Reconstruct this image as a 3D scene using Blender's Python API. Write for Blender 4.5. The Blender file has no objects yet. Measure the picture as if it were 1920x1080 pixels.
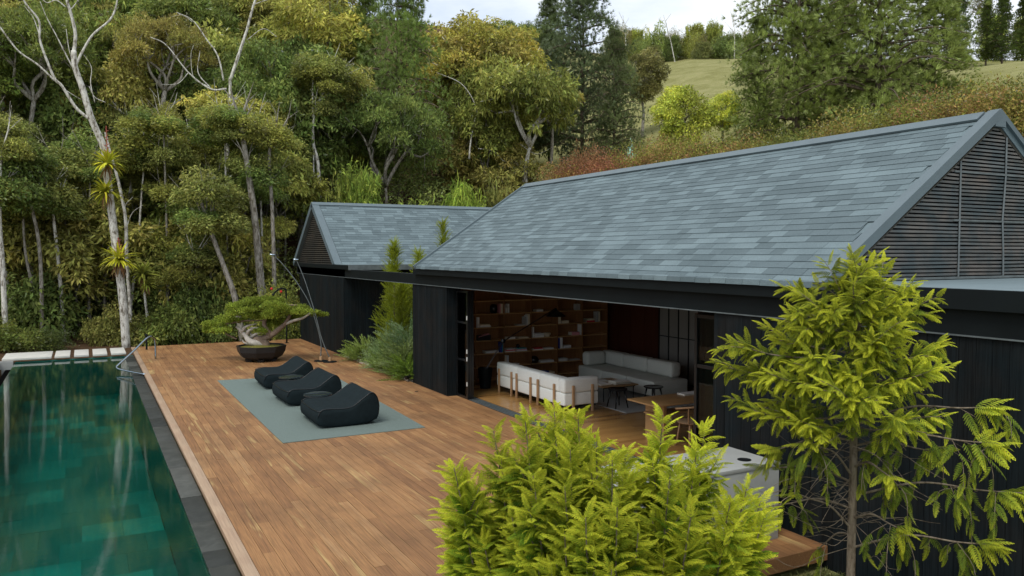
import bpy, bmesh, math, random
import numpy as np
from mathutils import Vector, Matrix
random.seed(7); rng = np.random.default_rng(7)
SC = bpy.context.scene; COL = SC.collection; R_ = math.radians; PI = math.pi

# ------------------------------------------------------------------ camera, sky, sun, exposure
YAW = R_(28.25); PIT = math.atan(66/1493.); FPX = 1493.; CAMH = 3.5
cd = bpy.data.cameras.new('camera'); cam = bpy.data.objects.new('camera', cd); COL.objects.link(cam)
cd.sensor_width = 36; cd.lens = 36*FPX/1920; cd.clip_start = .05; cd.clip_end = 2000
cam.location = (0, 0, CAMH); cam.rotation_euler = (PI/2-PIT, 0, -YAW); SC.camera = cam
SC.view_settings.view_transform = 'Standard'; SC.view_settings.look = 'None'
SC.view_settings.exposure = 0.5; SC.view_settings.gamma = 1; SC.view_settings.use_curve_mapping = False
SC.cycles.max_bounces = 8; SC.cycles.transparent_max_bounces = 12; SC.cycles.use_denoising = True
SUN_EL, SUN_AZ = R_(56), R_(235)      # azimuth from +Y clockwise: behind the camera, a little to the left
W = bpy.data.worlds.new('World'); SC.world = W; W.use_nodes = True
nt = W.node_tree; bg = nt.nodes['Background']; bg.inputs['Strength'].default_value = .135
sky = nt.nodes.new('ShaderNodeTexSky'); sky.sky_type = 'NISHITA'; sky.sun_disc = False
sky.sun_elevation = SUN_EL; sky.sun_rotation = SUN_AZ; sky.altitude = 1800; sky.dust_density = 2.0
tc = nt.nodes.new('ShaderNodeTexCoord'); no = nt.nodes.new('ShaderNodeTexNoise'); no.inputs['Scale'].default_value = 3.2
no.inputs['Detail'].default_value = 7; no.inputs['Roughness'].default_value = .55
mp = nt.nodes.new('ShaderNodeMapping'); mp.inputs['Scale'].default_value = (1, 1, 2.6); mp.inputs['Location'].default_value = (.35, .1, 0)
cr = nt.nodes.new('ShaderNodeValToRGB'); cr.color_ramp.elements[0].position = .36; cr.color_ramp.elements[1].position = .56
cr.color_ramp.elements[0].color = (.55, .55, .55, 1)
mx = nt.nodes.new('ShaderNodeMix'); mx.data_type = 'RGBA'; mx.inputs[7].default_value = (5.6, 5.9, 6.2, 1)
L = nt.links.new
L(tc.outputs['Generated'], mp.inputs[0]); L(mp.outputs[0], no.inputs['Vector']); L(no.outputs[0], cr.inputs[0])
L(cr.outputs[0], mx.inputs[0]); L(sky.outputs[0], mx.inputs[6]); L(mx.outputs[2], bg.inputs['Color'])
sd = bpy.data.lights.new('sun', 'SUN'); sd.energy = 1.5; sd.angle = R_(25); sd.color = (1, .95, .86)
sun = bpy.data.objects.new('sun', sd); COL.objects.link(sun)
sdir = Vector((math.sin(SUN_AZ)*math.cos(SUN_EL), math.cos(SUN_AZ)*math.cos(SUN_EL), math.sin(SUN_EL)))
sun.rotation_euler = sdir.to_track_quat('Z', 'Y').to_euler(); sun.location = sdir*60

# ------------------------------------------------------------------ placing helpers
def bearing(px): return YAW + math.atan((px-960)/FPX)
def pos(px, r):                       # ground position on the bearing of a picture column, r metres away
    b = bearing(px); return (math.sin(b)*r, math.cos(b)*r)
def dep(px, r): return r*math.cos(bearing(px)-YAW)
def zat(px, py, r): return CAMH + dep(px, r)*(474-py)/FPX
def P3(px, py, r): x, y = pos(px, r); return (x, y, zat(px, py, r))

# ------------------------------------------------------------------ materials
M = {}
def newmat(name):
    m = bpy.data.materials.new(name); m.use_nodes = True; M[name] = m
    return m, m.node_tree, m.node_tree.nodes['Principled BSDF']
def nd(t, k, **kw):
    n = t.nodes.new('ShaderNode'+k)
    for a, b in kw.items():
        if a in n.inputs.keys(): n.inputs[a].default_value = b
        else: setattr(n, a, b)
    return n
def ramp(t, stops):
    r = nd(t, 'ValToRGB'); e = r.color_ramp.elements
    while len(e) < len(stops): e.new(.5)
    for i, (p, c) in enumerate(stops): e[i].position = p; e[i].color = (*c, 1)
    return r
def rnd_node(t, k=7.31):              # one random number per object and per loose piece of a joined mesh
    oi = nd(t, 'ObjectInfo'); g = nd(t, 'NewGeometry')
    a = nd(t, 'Math', operation='ADD'); t.links.new(oi.outputs['Random'], a.inputs[0]); t.links.new(g.outputs['Random Per Island'], a.inputs[1])
    b = nd(t, 'Math', operation='MULTIPLY'); b.inputs[1].default_value = k; t.links.new(a.outputs[0], b.inputs[0])
    c = nd(t, 'Math', operation='FRACT'); t.links.new(b.outputs[0], c.inputs[0]); return c.outputs[0]
def plain(name, col, rough=.6, metal=0, spec=.5, bump=0, bscale=40, var=.0, vscale=3):
    m, t, p = newmat(name); p.inputs['Base Color'].default_value = (*col, 1); p.inputs['Roughness'].default_value = rough
    p.inputs['Metallic'].default_value = metal; p.inputs['Specular IOR Level'].default_value = spec
    tcn = nd(t, 'TexCoord')
    if var:
        n = nd(t, 'TexNoise', Scale=vscale, Detail=6., Roughness=.6); t.links.new(tcn.outputs['Object'], n.inputs['Vector'])
        r = ramp(t, [(.25, tuple(c*(1-var) for c in col)), (.75, tuple(c*(1+var) for c in col))])
        t.links.new(n.outputs[0], r.inputs[0]); t.links.new(r.outputs[0], p.inputs['Base Color'])
    if bump:
        n = nd(t, 'TexNoise', Scale=bscale, Detail=4.); t.links.new(tcn.outputs['Object'], n.inputs['Vector'])
        b = nd(t, 'Bump', Strength=bump, Distance=.02); t.links.new(n.outputs[0], b.inputs['Height']); t.links.new(b.outputs[0], p.inputs['Normal'])
    return m
def wood(name, stops, axis='Y', scale=1., streak=None, rough=.55, grain=.35, blot=None, rndamp=.5, spec=.3, piece=True):
    """Stops: colours picked per piece; fine grain runs along axis; optional pale sapwood streak; blotches of wear."""
    m, t, p = newmat(name); g = nd(t, 'NewGeometry'); r1 = rnd_node(t); r2 = rnd_node(t, 23.7)
    mpn = nd(t, 'Mapping'); s = {'X': (.7, 16, 16), 'Y': (16, .7, 16), 'Z': (16, 16, .7)}[axis]
    mpn.inputs['Scale'].default_value = tuple(v*scale for v in s)
    cmb = nd(t, 'CombineXYZ'); ml = nd(t, 'Math', operation='MULTIPLY'); ml.inputs[1].default_value = 60 if piece else 0
    t.links.new(r2, ml.inputs[0])
    for i in range(3): t.links.new(ml.outputs[0], cmb.inputs[i])
    t.links.new(g.outputs['Position'], mpn.inputs[0]); t.links.new(cmb.outputs[0], mpn.inputs['Location'])
    n1 = nd(t, 'TexNoise', Scale=1., Detail=7., Roughness=.65, Distortion=.6); t.links.new(mpn.outputs[0], n1.inputs['Vector'])
    base = ramp(t, stops); mixf = nd(t, 'Mix', data_type='FLOAT'); mixf.inputs[0].default_value = rndamp
    t.links.new(n1.outputs[0], mixf.inputs[2]); t.links.new(r1, mixf.inputs[3]); t.links.new(mixf.outputs[0], base.inputs[0])
    out = base.outputs[0]
    def mixcol(f, a, b, mode='MIX'):
        x = nd(t, 'Mix', data_type='RGBA', blend_type=mode)
        if isinstance(f, float): x.inputs[0].default_value = f
        else: t.links.new(f, x.inputs[0])
        t.links.new(a, x.inputs[6])
        if isinstance(b, tuple): x.inputs[7].default_value = (*b, 1)
        else: t.links.new(b, x.inputs[7])
        return x.outputs[2]
    if streak:
        mp2 = nd(t, 'Mapping'); s2 = {'X': (.35, 5, 5), 'Y': (5, .35, 5), 'Z': (5, 5, .35)}[axis]; mp2.inputs['Scale'].default_value = s2
        t.links.new(g.outputs['Position'], mp2.inputs[0]); t.links.new(cmb.outputs[0], mp2.inputs['Location'])
        n2 = nd(t, 'TexNoise', Scale=1., Detail=3., Distortion=1.1); t.links.new(mp2.outputs[0], n2.inputs['Vector'])
        rr = ramp(t, [(.62, (0, 0, 0)), (.68, (.75,)*3)]); t.links.new(n2.outputs[0], rr.inputs[0]); out = mixcol(rr.outputs[0], out, streak)
    if blot:
        n3 = nd(t, 'TexNoise', Scale=blot[1], Detail=5., Roughness=.6); t.links.new(g.outputs['Position'], n3.inputs['Vector'])
        rr = ramp(t, [(.42, (0, 0, 0)), (.68, (blot[2],)*3)]); t.links.new(n3.outputs[0], rr.inputs[0]); out = mixcol(rr.outputs[0], out, blot[0])
    gr = ramp(t, [(.3, (1-grain,)*3), (.6, (1, 1, 1))])
    mp4 = nd(t, 'Mapping'); s4 = {'X': (2, 90, 90), 'Y': (90, 2, 90), 'Z': (90, 90, 2)}[axis]; mp4.inputs['Scale'].default_value = s4
    t.links.new(g.outputs['Position'], mp4.inputs[0])
    n4 = nd(t, 'TexNoise', Scale=1., Detail=3.); t.links.new(mp4.outputs[0], n4.inputs['Vector']); t.links.new(n4.outputs[0], gr.inputs[0])
    out = mixcol(1., out, gr.outputs[0], 'MULTIPLY')
    t.links.new(out, p.inputs['Base Color']); p.inputs['Roughness'].default_value = rough; p.inputs['Specular IOR Level'].default_value = spec
    b = nd(t, 'Bump', Strength=.25, Distance=.006); t.links.new(n4.outputs[0], b.inputs['Height']); t.links.new(b.outputs[0], p.inputs['Normal'])
    return m
wood('deck_wood', [(.15, (.185, .086, .037)), (.4, (.295, .145, .059)), (.62, (.37, .192, .078)), (.85, (.43, .26, .125))], 'Y', streak=(.50, .34, .14),
     blot=((.155, .080, .036), .8, .6), grain=.42, rough=.6, rndamp=.38)
wood('trim_wood', [(.1, (.30, .19, .115)), (.9, (.45, .33, .23))], 'Y', grain=.25, blot=((.33, .2, .13), 1.2, .5))
wood('floor_wood', [(.2, (.26, .13, .04)), (.8, (.46, .26, .09))], 'X', grain=.2, rough=.22, spec=.5)
wood('shelf_wood', [(.1, (.50, .29, .12)), (.9, (.66, .40, .18))], 'X', grain=.3, rough=.5)
wood('shelf_back', [(.1, (.22, .10, .038)), (.9, (.35, .17, .066))], 'Z', grain=.3, rough=.55)
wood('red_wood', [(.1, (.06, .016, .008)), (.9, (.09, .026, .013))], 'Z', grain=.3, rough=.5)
wood('oak', [(.1, (.34, .20, .10)), (.9, (.50, .31, .17))], 'Z', grain=.2, rough=.5)
wood('table_wood', [(.1, (.30, .17, .07)), (.9, (.46, .28, .13))], 'X', grain=.2, rough=.35)
wood('char', [(.15, (.0035, .0055, .0065)), (.5, (.0065, .011, .0135)), (.9, (.013, .021, .025))], 'Z', grain=.6, rough=.7, rndamp=.3, spec=.12,
     blot=((.03, .022, .017), 1.6, .35))
wood('slat_wood', [(.1, (.055, .075, .080)), (.6, (.095, .115, .122)), (.95, (.16, .185, .19))], 'X', grain=.35, blot=((.25, .195, .16), 2.3, .6), rndamp=.5)
wood('slat_wood_far', [(.1, (.03, .032, .03)), (.95, (.07, .062, .052))], 'Y', grain=.3, blot=((.10, .08, .06), 1.5, .5))
plain('black_steel', (.006, .009, .010), .6, 0, .15, var=.25, vscale=2)
plain('black_gloss', (.008, .009, .010), .25)
plain('dark_void', (.004, .004, .004), .9, spec=0)
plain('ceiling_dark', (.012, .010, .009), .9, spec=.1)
plain('ceiling_bounce', (.30, .20, .12), .8)  # unseen ceiling, given a pale wood tone to bounce light into the room
plain('roof_metal', (.105, .142, .16), .5, 0, .4, bump=.15, bscale=60, var=.12, vscale=2)
plain('flat_roof', (.15, .20, .22), .6, 0, .3, bump=.2, bscale=30, var=.14, vscale=1.3)
plain('ledge_metal', (.11, .13, .135), .45, 0, .5, var=.35, vscale=5)
plain('chrome', (.35, .42, .48), .12, 1)
plain('rug_green', (.165, .21, .195), .95, spec=.1, bump=.8, bscale=140, var=.16, vscale=60)
plain('rug_grey', (.36, .37, .36), .95, spec=.1, bump=.5, bscale=120, var=.08, vscale=20)
plain('lounger_fabric', (.009, .0155, .018), .9, spec=.12, bump=.35, bscale=6, var=.25, vscale=9)
plain('dark_glass', (.02, .03, .035), .06, spec=.8)
plain('sofa_white', (.80, .82, .78), .9, spec=.15, bump=.3, bscale=7, var=.05, vscale=30)
plain('sofa_grey', (.54, .56, .52), .9, spec=.15, bump=.3, bscale=7, var=.06, vscale=30)
plain('concrete', (.33, .34, .33), .75, spec=.3, bump=.15, bscale=25, var=.12, vscale=2.2)
plain('slab_stone', (.50, .49, .45), .8, spec=.3, bump=.2, bscale=30, var=.12, vscale=3)
plain('stone_edge', (.33, .27, .22), .9, bump=.8, bscale=18, var=.3, vscale=6)
plain('pot_black', (.016, .017, .018), .5, spec=.4, bump=.25, bscale=22, var=.35, vscale=5)
plain('moss', (.16, .15, .035), .95, spec=.1, bump=1, bscale=30, var=.4, vscale=14)
plain('deadwood', (.50, .46, .41), .8, spec=.2, bump=.7, bscale=14, var=.3, vscale=8)
plain('bonsai_bark', (.22, .16, .12), .85, spec=.2, bump=.8, bscale=16, var=.4, vscale=8)
plain('rattan', (.45, .30, .17), .7, bump=.3)
plain('paper_screen', (.20, .19, .175), .9, spec=.1)  # white screen coloured grey: its dim backlight is put into the colour
plain('soil', (.045, .032, .022), .95, spec=.1, bump=1, bscale=20, var=.4, vscale=5)
plain('white_plastic', (.8, .8, .78), .4)

def bark(name, a, b, c, sc=3.5):
    m, t, p = newmat(name); g = nd(t, 'NewGeometry'); mpn = nd(t, 'Mapping'); mpn.inputs['Scale'].default_value = (3, 3, 1.1)
    t.links.new(g.outputs['Position'], mpn.inputs[0])
    n = nd(t, 'TexNoise', Scale=sc, Detail=6., Roughness=.7); t.links.new(mpn.outputs[0], n.inputs['Vector'])
    r = ramp(t, [(.38, c), (.47, b), (.6, a)]); t.links.new(n.outputs[0], r.inputs[0]); t.links.new(r.outputs[0], p.inputs['Base Color'])
    bp = nd(t, 'Bump', Strength=.6, Distance=.03); t.links.new(n.outputs[0], bp.inputs['Height']); t.links.new(bp.outputs[0], p.inputs['Normal'])
    p.inputs['Roughness'].default_value = .85; p.inputs['Specular IOR Level'].default_value = .2
bark('bark_white', (.66, .65, .60), (.45, .43, .38), (.13, .11, .085))
bark('bark_grey', (.36, .34, .30), (.22, .20, .165), (.09, .075, .055))
bark('bark_brown', (.17, .135, .10), (.11, .085, .06), (.055, .042, .03))
bark('bark_young', (.24, .20, .15), (.17, .135, .10), (.10, .08, .055), 8)

def leafmat(name, trans=.3, hue=.05, val=.5, gloss=.25, age=False, tone=False):
    """Leaf: the object's own colour, varied leaf by leaf; young tips (attribute 'age') go to their own colour."""
    m = bpy.data.materials.new(name); m.use_nodes = True; M[name] = m; t = m.node_tree
    t.nodes.remove(t.nodes['Principled BSDF']); out = t.nodes['Material Output']
    oi = nd(t, 'ObjectInfo'); g = nd(t, 'NewGeometry'); hs = nd(t, 'HueSaturation')
    col = oi.outputs['Color']
    if age:
        at = nd(t, 'Attribute', attribute_name='age'); mxx = nd(t, 'Mix', data_type='RGBA'); mxx.inputs[7].default_value = (*age, 1)
        t.links.new(at.outputs['Fac'], mxx.inputs[0]); t.links.new(col, mxx.inputs[6]); col = mxx.outputs[2]
    t.links.new(col, hs.inputs['Color'])
    w1 = nd(t, 'TexWhiteNoise', noise_dimensions='1D'); t.links.new(g.outputs['Random Per Island'], w1.inputs['W'])
    mr = nd(t, 'MapRange'); mr.inputs[3].default_value = .5-hue*.45; mr.inputs[4].default_value = .5+hue
    t.links.new(w1.outputs[0], mr.inputs[0]); t.links.new(mr.outputs[0], hs.inputs['Hue'])
    mv = nd(t, 'MapRange'); mv.inputs[3].default_value = 1-val; mv.inputs[4].default_value = 1+val
    t.links.new(g.outputs['Random Per Island'], mv.inputs[0])
    ns = nd(t, 'TexNoise', Scale=.55, Detail=3.); t.links.new(g.outputs['Position'], ns.inputs['Vector'])
    m2 = nd(t, 'MapRange'); m2.inputs[1].default_value = .35; m2.inputs[2].default_value = .65; m2.inputs[3].default_value = .72; m2.inputs[4].default_value = 1.28
    t.links.new(ns.outputs[0], m2.inputs[0]); ml = nd(t, 'Math', operation='MULTIPLY'); t.links.new(mv.outputs[0], ml.inputs[0]); t.links.new(m2.outputs[0], ml.inputs[1])
    t.links.new(ml.outputs[0], hs.inputs['Value'])
    if tone:                                                 # boughs differ: some with yellowish-brown new leaves, some deep green
        at = nd(t, 'Attribute', attribute_name='age'); hv = nd(t, 'HueSaturation'); t.links.new(hs.outputs[0], hv.inputs['Color'])
        ma = nd(t, 'MapRange'); ma.inputs[3].default_value = .508; ma.inputs[4].default_value = .482; t.links.new(at.outputs['Fac'], ma.inputs[0]); t.links.new(ma.outputs[0], hv.inputs['Hue'])
        mb_ = nd(t, 'MapRange'); mb_.inputs[3].default_value = .95; mb_.inputs[4].default_value = 1.6; t.links.new(at.outputs['Fac'], mb_.inputs[0]); t.links.new(mb_.outputs[0], hv.inputs['Value']); hs = hv
        hv.inputs['Saturation'].default_value = .9
    d = nd(t, 'BsdfDiffuse'); tr = nd(t, 'BsdfTranslucent'); gl = nd(t, 'BsdfGlossy', Roughness=.45); gl.inputs['Color'].default_value = (.5, .5, .5, 1)
    t.links.new(hs.outputs[0], d.inputs[0]); t.links.new(hs.outputs[0], tr.inputs[0])
    a = nd(t, 'MixShader'); a.inputs[0].default_value = trans; t.links.new(d.outputs[0], a.inputs[1]); t.links.new(tr.outputs[0], a.inputs[2])
    fr = nd(t, 'Fresnel', IOR=1.4); f2 = nd(t, 'Math', operation='MULTIPLY'); f2.inputs[1].default_value = gloss; t.links.new(fr.outputs[0], f2.inputs[0])
    b = nd(t, 'MixShader'); t.links.new(f2.outputs[0], b.inputs[0]); t.links.new(a.outputs[0], b.inputs[1]); t.links.new(gl.outputs[0], b.inputs[2])
    t.links.new(b.outputs[0], out.inputs['Surface'])
leafmat('leaf', .38, .03, .5, .3, tone=True)
leafmat('needle', .3, .02, .45, .15)
leafmat('frond', .42, .03, .34, .12, age=(.60, .60, .045))
leafmat('strap', .3, .03, .35, .3)

def shingle_mat():
    m, t, p = newmat('shingle'); r1 = rnd_node(t, 13.7); g = nd(t, 'NewGeometry')
    mpn = nd(t, 'Mapping'); mpn.inputs['Scale'].default_value = (.9, .75, 2.6); t.links.new(g.outputs['Position'], mpn.inputs[0])
    n = nd(t, 'TexNoise', Scale=1.1, Detail=4., Roughness=.6); t.links.new(mpn.outputs[0], n.inputs['Vector'])
    mf = nd(t, 'Mix', data_type='FLOAT'); mf.inputs[0].default_value = .42; t.links.new(n.outputs[0], mf.inputs[2]); t.links.new(r1, mf.inputs[3])
    r = ramp(t, [(.30, (.097, .132, .146)), (.46, (.115, .154, .170)), (.58, (.135, .181, .199)), (.74, (.165, .219, .239))])
    t.links.new(mf.outputs[0], r.inputs[0])
    n2 = nd(t, 'TexNoise', Scale=110., Detail=2.); t.links.new(g.outputs['Position'], n2.inputs['Vector'])
    r2 = ramp(t, [(.3, (.72,)*3), (.7, (1.2,)*3)]); t.links.new(n2.outputs[0], r2.inputs[0])
    x = nd(t, 'Mix', data_type='RGBA', blend_type='MULTIPLY'); x.inputs[0].default_value = 1.
    t.links.new(r.outputs[0], x.inputs[6]); t.links.new(r2.outputs[0], x.inputs[7]); t.links.new(x.outputs[2], p.inputs['Base Color'])
    b = nd(t, 'Bump', Strength=.5, Distance=.004); t.links.new(n2.outputs[0], b.inputs['Height']); t.links.new(b.outputs[0], p.inputs['Normal'])
    p.inputs['Roughness'].default_value = .85; p.inputs['Specular IOR Level'].default_value = .25
shingle_mat()
def tile_mat(name, stops, rough, nscale=3., spec=.5):
    m, t, p = newmat(name); r1 = rnd_node(t, 11.3); g = nd(t, 'NewGeometry')
    n = nd(t, 'TexNoise', Scale=nscale, Detail=7., Roughness=.65, Distortion=.5); t.links.new(g.outputs['Position'], n.inputs['Vector'])
    mf = nd(t, 'Mix', data_type='FLOAT'); mf.inputs[0].default_value = .55; t.links.new(n.outputs[0], mf.inputs[2]); t.links.new(r1, mf.inputs[3])
    r = ramp(t, stops); t.links.new(mf.outputs[0], r.inputs[0]); t.links.new(r.outputs[0], p.inputs['Base Color'])
    b = nd(t, 'Bump', Strength=.2, Distance=.02); t.links.new(n.outputs[0], b.inputs['Height']); t.links.new(b.outputs[0], p.inputs['Normal'])
    p.inputs['Roughness'].default_value = rough; p.inputs['Specular IOR Level'].default_value = spec
tile_mat('coping_stone', [(.25, (.016, .019, .017)), (.5, (.038, .041, .036)), (.68, (.075, .078, .07)), (.85, (.12, .125, .11))], .6, 5, .3)
tile_mat('pool_tile', [(.25, (.003, .070, .056)), (.5, (.004, .095, .080)), (.7, (.005, .125, .105)), (.82, (.007, .18, .15))], .5, 1.2, .3)

# water: clear teal water with small ripples over the tiled basin
m = bpy.data.materials.new('water'); m.use_nodes = True; M['water'] = m; t = m.node_tree; t.nodes.remove(t.nodes['Principled BSDF'])
tr = nd(t, 'BsdfTransparent'); tr.inputs[0].default_value = (.45, .88, .82, 1); gl = nd(t, 'BsdfGlossy', Roughness=.015)
mi = nd(t, 'MixShader'); g = nd(t, 'NewGeometry'); mpn = nd(t, 'Mapping'); mpn.inputs['Scale'].default_value = (1.8, 4.5, 1)
n = nd(t, 'TexNoise', Scale=3.4, Detail=4., Roughness=.55); b = nd(t, 'Bump', Strength=.016, Distance=.04)
t.links.new(g.outputs['Position'], mpn.inputs[0]); t.links.new(mpn.outputs[0], n.inputs['Vector']); t.links.new(n.outputs[0], b.inputs['Height'])
t.links.new(b.outputs[0], gl.inputs['Normal'])
dt_ = nd(t, 'VectorMath', operation='DOT_PRODUCT'); t.links.new(g.outputs['Incoming'], dt_.inputs[0]); t.links.new(b.outputs[0], dt_.inputs[1])
ab = nd(t, 'Math', operation='ABSOLUTE'); t.links.new(dt_.outputs['Value'], ab.inputs[0]); sb_ = nd(t, 'Math', operation='SUBTRACT'); sb_.inputs[0].default_value = 1.; t.links.new(ab.outputs[0], sb_.inputs[1])
pw = nd(t, 'Math', operation='POWER'); pw.inputs[1].default_value = 4.2; t.links.new(sb_.outputs[0], pw.inputs[0]); ma = nd(t, 'Math', operation='MULTIPLY_ADD'); ma.inputs[1].default_value = .98; ma.inputs[2].default_value = .035; t.links.new(pw.outputs[0], ma.inputs[0])
t.links.new(ma.outputs[0], mi.inputs[0]); t.links.new(tr.outputs[0], mi.inputs[1]); t.links.new(gl.outputs[0], mi.inputs[2]); t.links.new(mi.outputs[0], t.nodes['Material Output'].inputs[0])
# clear glass for the folded doors
m = bpy.data.materials.new('glass'); m.use_nodes = True; M['glass'] = m; t = m.node_tree; t.nodes.remove(t.nodes['Principled BSDF'])
tr = nd(t, 'BsdfTransparent'); tr.inputs[0].default_value = (.75, .82, .82, 1); gl = nd(t, 'BsdfGlossy', Roughness=.02); fr = nd(t, 'Fresnel', IOR=1.2); mi = nd(t, 'MixShader')
t.links.new(fr.outputs[0], mi.inputs[0]); t.links.new(tr.outputs[0], mi.inputs[1]); t.links.new(gl.outputs[0], mi.inputs[2]); t.links.new(mi.outputs[0], t.nodes['Material Output'].inputs[0])

# terrain: leaf litter in the forest, short grass by the house, straw-coloured meadow on the hill
m, t, p = newmat('terrain'); g = nd(t, 'NewGeometry'); at = nd(t, 'Attribute', attribute_name='meadow')
n1 = nd(t, 'TexNoise', Scale=.35, Detail=8., Roughness=.7); n2 = nd(t, 'TexNoise', Scale=6., Detail=6., Roughness=.7)
for q in (n1, n2): t.links.new(g.outputs['Position'], q.inputs['Vector'])
litter = ramp(t, [(.3, (.035, .022, .012)), (.5, (.085, .05, .028)), (.7, (.14, .09, .05))]); t.links.new(n2.outputs[0], litter.inputs[0])
mead = ramp(t, [(.3, (.17, .165, .05)), (.5, (.24, .235, .09)), (.62, (.29, .275, .12)), (.75, (.21, .235, .07))]); t.links.new(n1.outputs[0], mead.inputs[0])
sp = ramp(t, [(.3, (.6,)*3), (.7, (1.2,)*3)]); t.links.new(n2.outputs[0], sp.inputs[0])
mm = nd(t, 'Mix', data_type='RGBA', blend_type='MULTIPLY'); mm.inputs[0].default_value = .8; t.links.new(mead.outputs[0], mm.inputs[6]); t.links.new(sp.outputs[0], mm.inputs[7])
mz = nd(t, 'Mix', data_type='RGBA'); t.links.new(at.outputs['Fac'], mz.inputs[0]); t.links.new(litter.outputs[0], mz.inputs[6]); t.links.new(mm.outputs[2], mz.inputs[7])
t.links.new(mz.outputs[2], p.inputs['Base Color']); p.inputs['Roughness'].default_value = .95; p.inputs['Specular IOR Level'].default_value = .1
b = nd(t, 'Bump', Strength=.8, Distance=.1); t.links.new(n2.outputs[0], b.inputs['Height']); t.links.new(b.outputs[0], p.inputs['Normal'])

# ------------------------------------------------------------------ object helpers
WL = {}
def wl(o): return WL.get(o.name, Vector((0, 0, 0))) if o else Vector((0, 0, 0))
def tag(o, label=None, cat=None, group=None, kind=None):
    if label: o['label'] = label
    if cat: o['category'] = cat
    if group: o['group'] = group
    if kind: o['kind'] = kind
    return o
def empty(name, loc=(0, 0, 0), label=None, cat=None, group=None, parent=None):
    o = bpy.data.objects.new(name, None); COL.objects.link(o); loc = Vector(loc); o.empty_display_size = .2
    o.location = loc - wl(parent)
    if parent: o.parent = parent
    WL[o.name] = loc; tag(o, label, cat, group); return o
def link(name, me, parent=None, loc=(0, 0, 0), mat=None):
    o = bpy.data.objects.new(name, me); COL.objects.link(o); o.location = Vector(loc) - wl(parent)
    if parent: o.parent = parent
    WL[o.name] = Vector(loc)
    if mat and not me.materials: me.materials.append(M[mat])
    return o
class MB:
    """Collects solids given in world metres; build() makes ONE mesh object with its origin at its own base."""
    def __init__(s): s.v = []; s.f = []
    def add(s, v, f): k = len(s.v); s.v += [tuple(a) for a in v]; s.f += [tuple(i+k for i in q) for q in f]; return s
    def box(s, x0, x1, y0, y1, z0, z1):
        v = [(x0, y0, z0), (x1, y0, z0), (x1, y1, z0), (x0, y1, z0), (x0, y0, z1), (x1, y0, z1), (x1, y1, z1), (x0, y1, z1)]
        return s.add(v, [(0, 3, 2, 1), (4, 5, 6, 7), (0, 1, 5, 4), (1, 2, 6, 5), (2, 3, 7, 6), (3, 0, 4, 7)])
    def hexa(s, v): return s.add(v, [(0, 3, 2, 1), (4, 5, 6, 7), (0, 1, 5, 4), (1, 2, 6, 5), (2, 3, 7, 6), (3, 0, 4, 7)])
    def prism(s, poly, axis, a0, a1):          # poly: 2D outline; extruded along axis
        n = len(poly); mk = {'x': lambda p, a: (a, p[0], p[1]), 'y': lambda p, a: (p[0], a, p[1]), 'z': lambda p, a: (p[0], p[1], a)}[axis]
        v = [mk(p, a0) for p in poly]+[mk(p, a1) for p in poly]
        return s.add(v, [tuple(range(n)), tuple(range(2*n-1, n-1, -1))]+[(i, (i+1) % n+n, (i+1) % n)[0:1]+(i+n, (i+1) % n+n, (i+1) % n) for i in range(n)])
    def tube(s, pts, rad, n=8, cap=True):
        pts = [Vector(p) for p in pts]; rad = rad if isinstance(rad, (list, tuple)) else [rad]*len(pts); k = len(s.v); up = Vector((.13, .31, .95))
        prev = None
        for i, p in enumerate(pts):
            d = (pts[min(i+1, len(pts)-1)]-pts[max(i-1, 0)]).normalized()
            a = (prev if prev is not None else (Vector((1, 0, 0)) if abs(d.z) > .9 else up)); a = (a-d*a.dot(d)).normalized(); prev = a; b = d.cross(a)
            for j in range(n): q = p+(a*math.cos(2*PI*j/n)+b*math.sin(2*PI*j/n))*rad[i]; s.v.append(tuple(q))
        for i in range(len(pts)-1):
            for j in range(n): s.f.append((k+i*n+j, k+i*n+(j+1) % n, k+(i+1)*n+(j+1) % n, k+(i+1)*n+j))
        if cap: s.f.append(tuple(k+j for j in range(n))[::-1]); e = k+(len(pts)-1)*n; s.f.append(tuple(e+j for j in range(n)))
        return s
    def lathe(s, prof, cx, cy, n=24, a0=0):
        k = len(s.v); m_ = len(prof)
        for r, z in prof:
            for j in range(n): a = a0+2*PI*j/n; s.v.append((cx+r*math.cos(a), cy+r*math.sin(a), z))
        for i in range(m_-1):
            for j in range(n): s.f.append((k+i*n+j, k+i*n+(j+1) % n, k+(i+1)*n+(j+1) % n, k+(i+1)*n+j))
        s.f.append(tuple(k+j for j in range(n))[::-1]); s.f.append(tuple(k+(m_-1)*n+j for j in range(n))); return s
    def build(s, name, mat, parent=None, smooth=False, bevel=0, seg=2, origin=None):
        v = np.array(s.v, dtype=float); o0 = Vector(origin) if origin else Vector(((v[:, 0].min()+v[:, 0].max())/2, (v[:, 1].min()+v[:, 1].max())/2, v[:, 2].min()))
        me = bpy.data.meshes.new(name); me.from_pydata((v-np.array(o0)).tolist(), [], s.f)
        bm = bmesh.new(); bm.from_mesh(me); bmesh.ops.recalc_face_normals(bm, faces=bm.faces)
        if bevel:
            es = [e for e in bm.edges if len(e.link_faces) == 2 and e.calc_face_angle() > .5]
            bmesh.ops.bevel(bm, geom=es, offset=bevel, segments=seg, profile=.5, affect='EDGES')
        bm.to_mesh(me); bm.free()
        if smooth: me.polygons.foreach_set('use_smooth', [True]*len(me.polygons))
        if smooth == 'auto' or bevel: me.set_sharp_from_angle(angle=R_(38)) if hasattr(me, 'set_sharp_from_angle') else None
        me.materials.append(M[mat]); return link(name, me, parent, o0)
def box(name, mat, b, parent=None, bevel=0, **k): return MB().box(*b).build(name, mat, parent, bevel=bevel, smooth=bool(bevel), **k)
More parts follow.
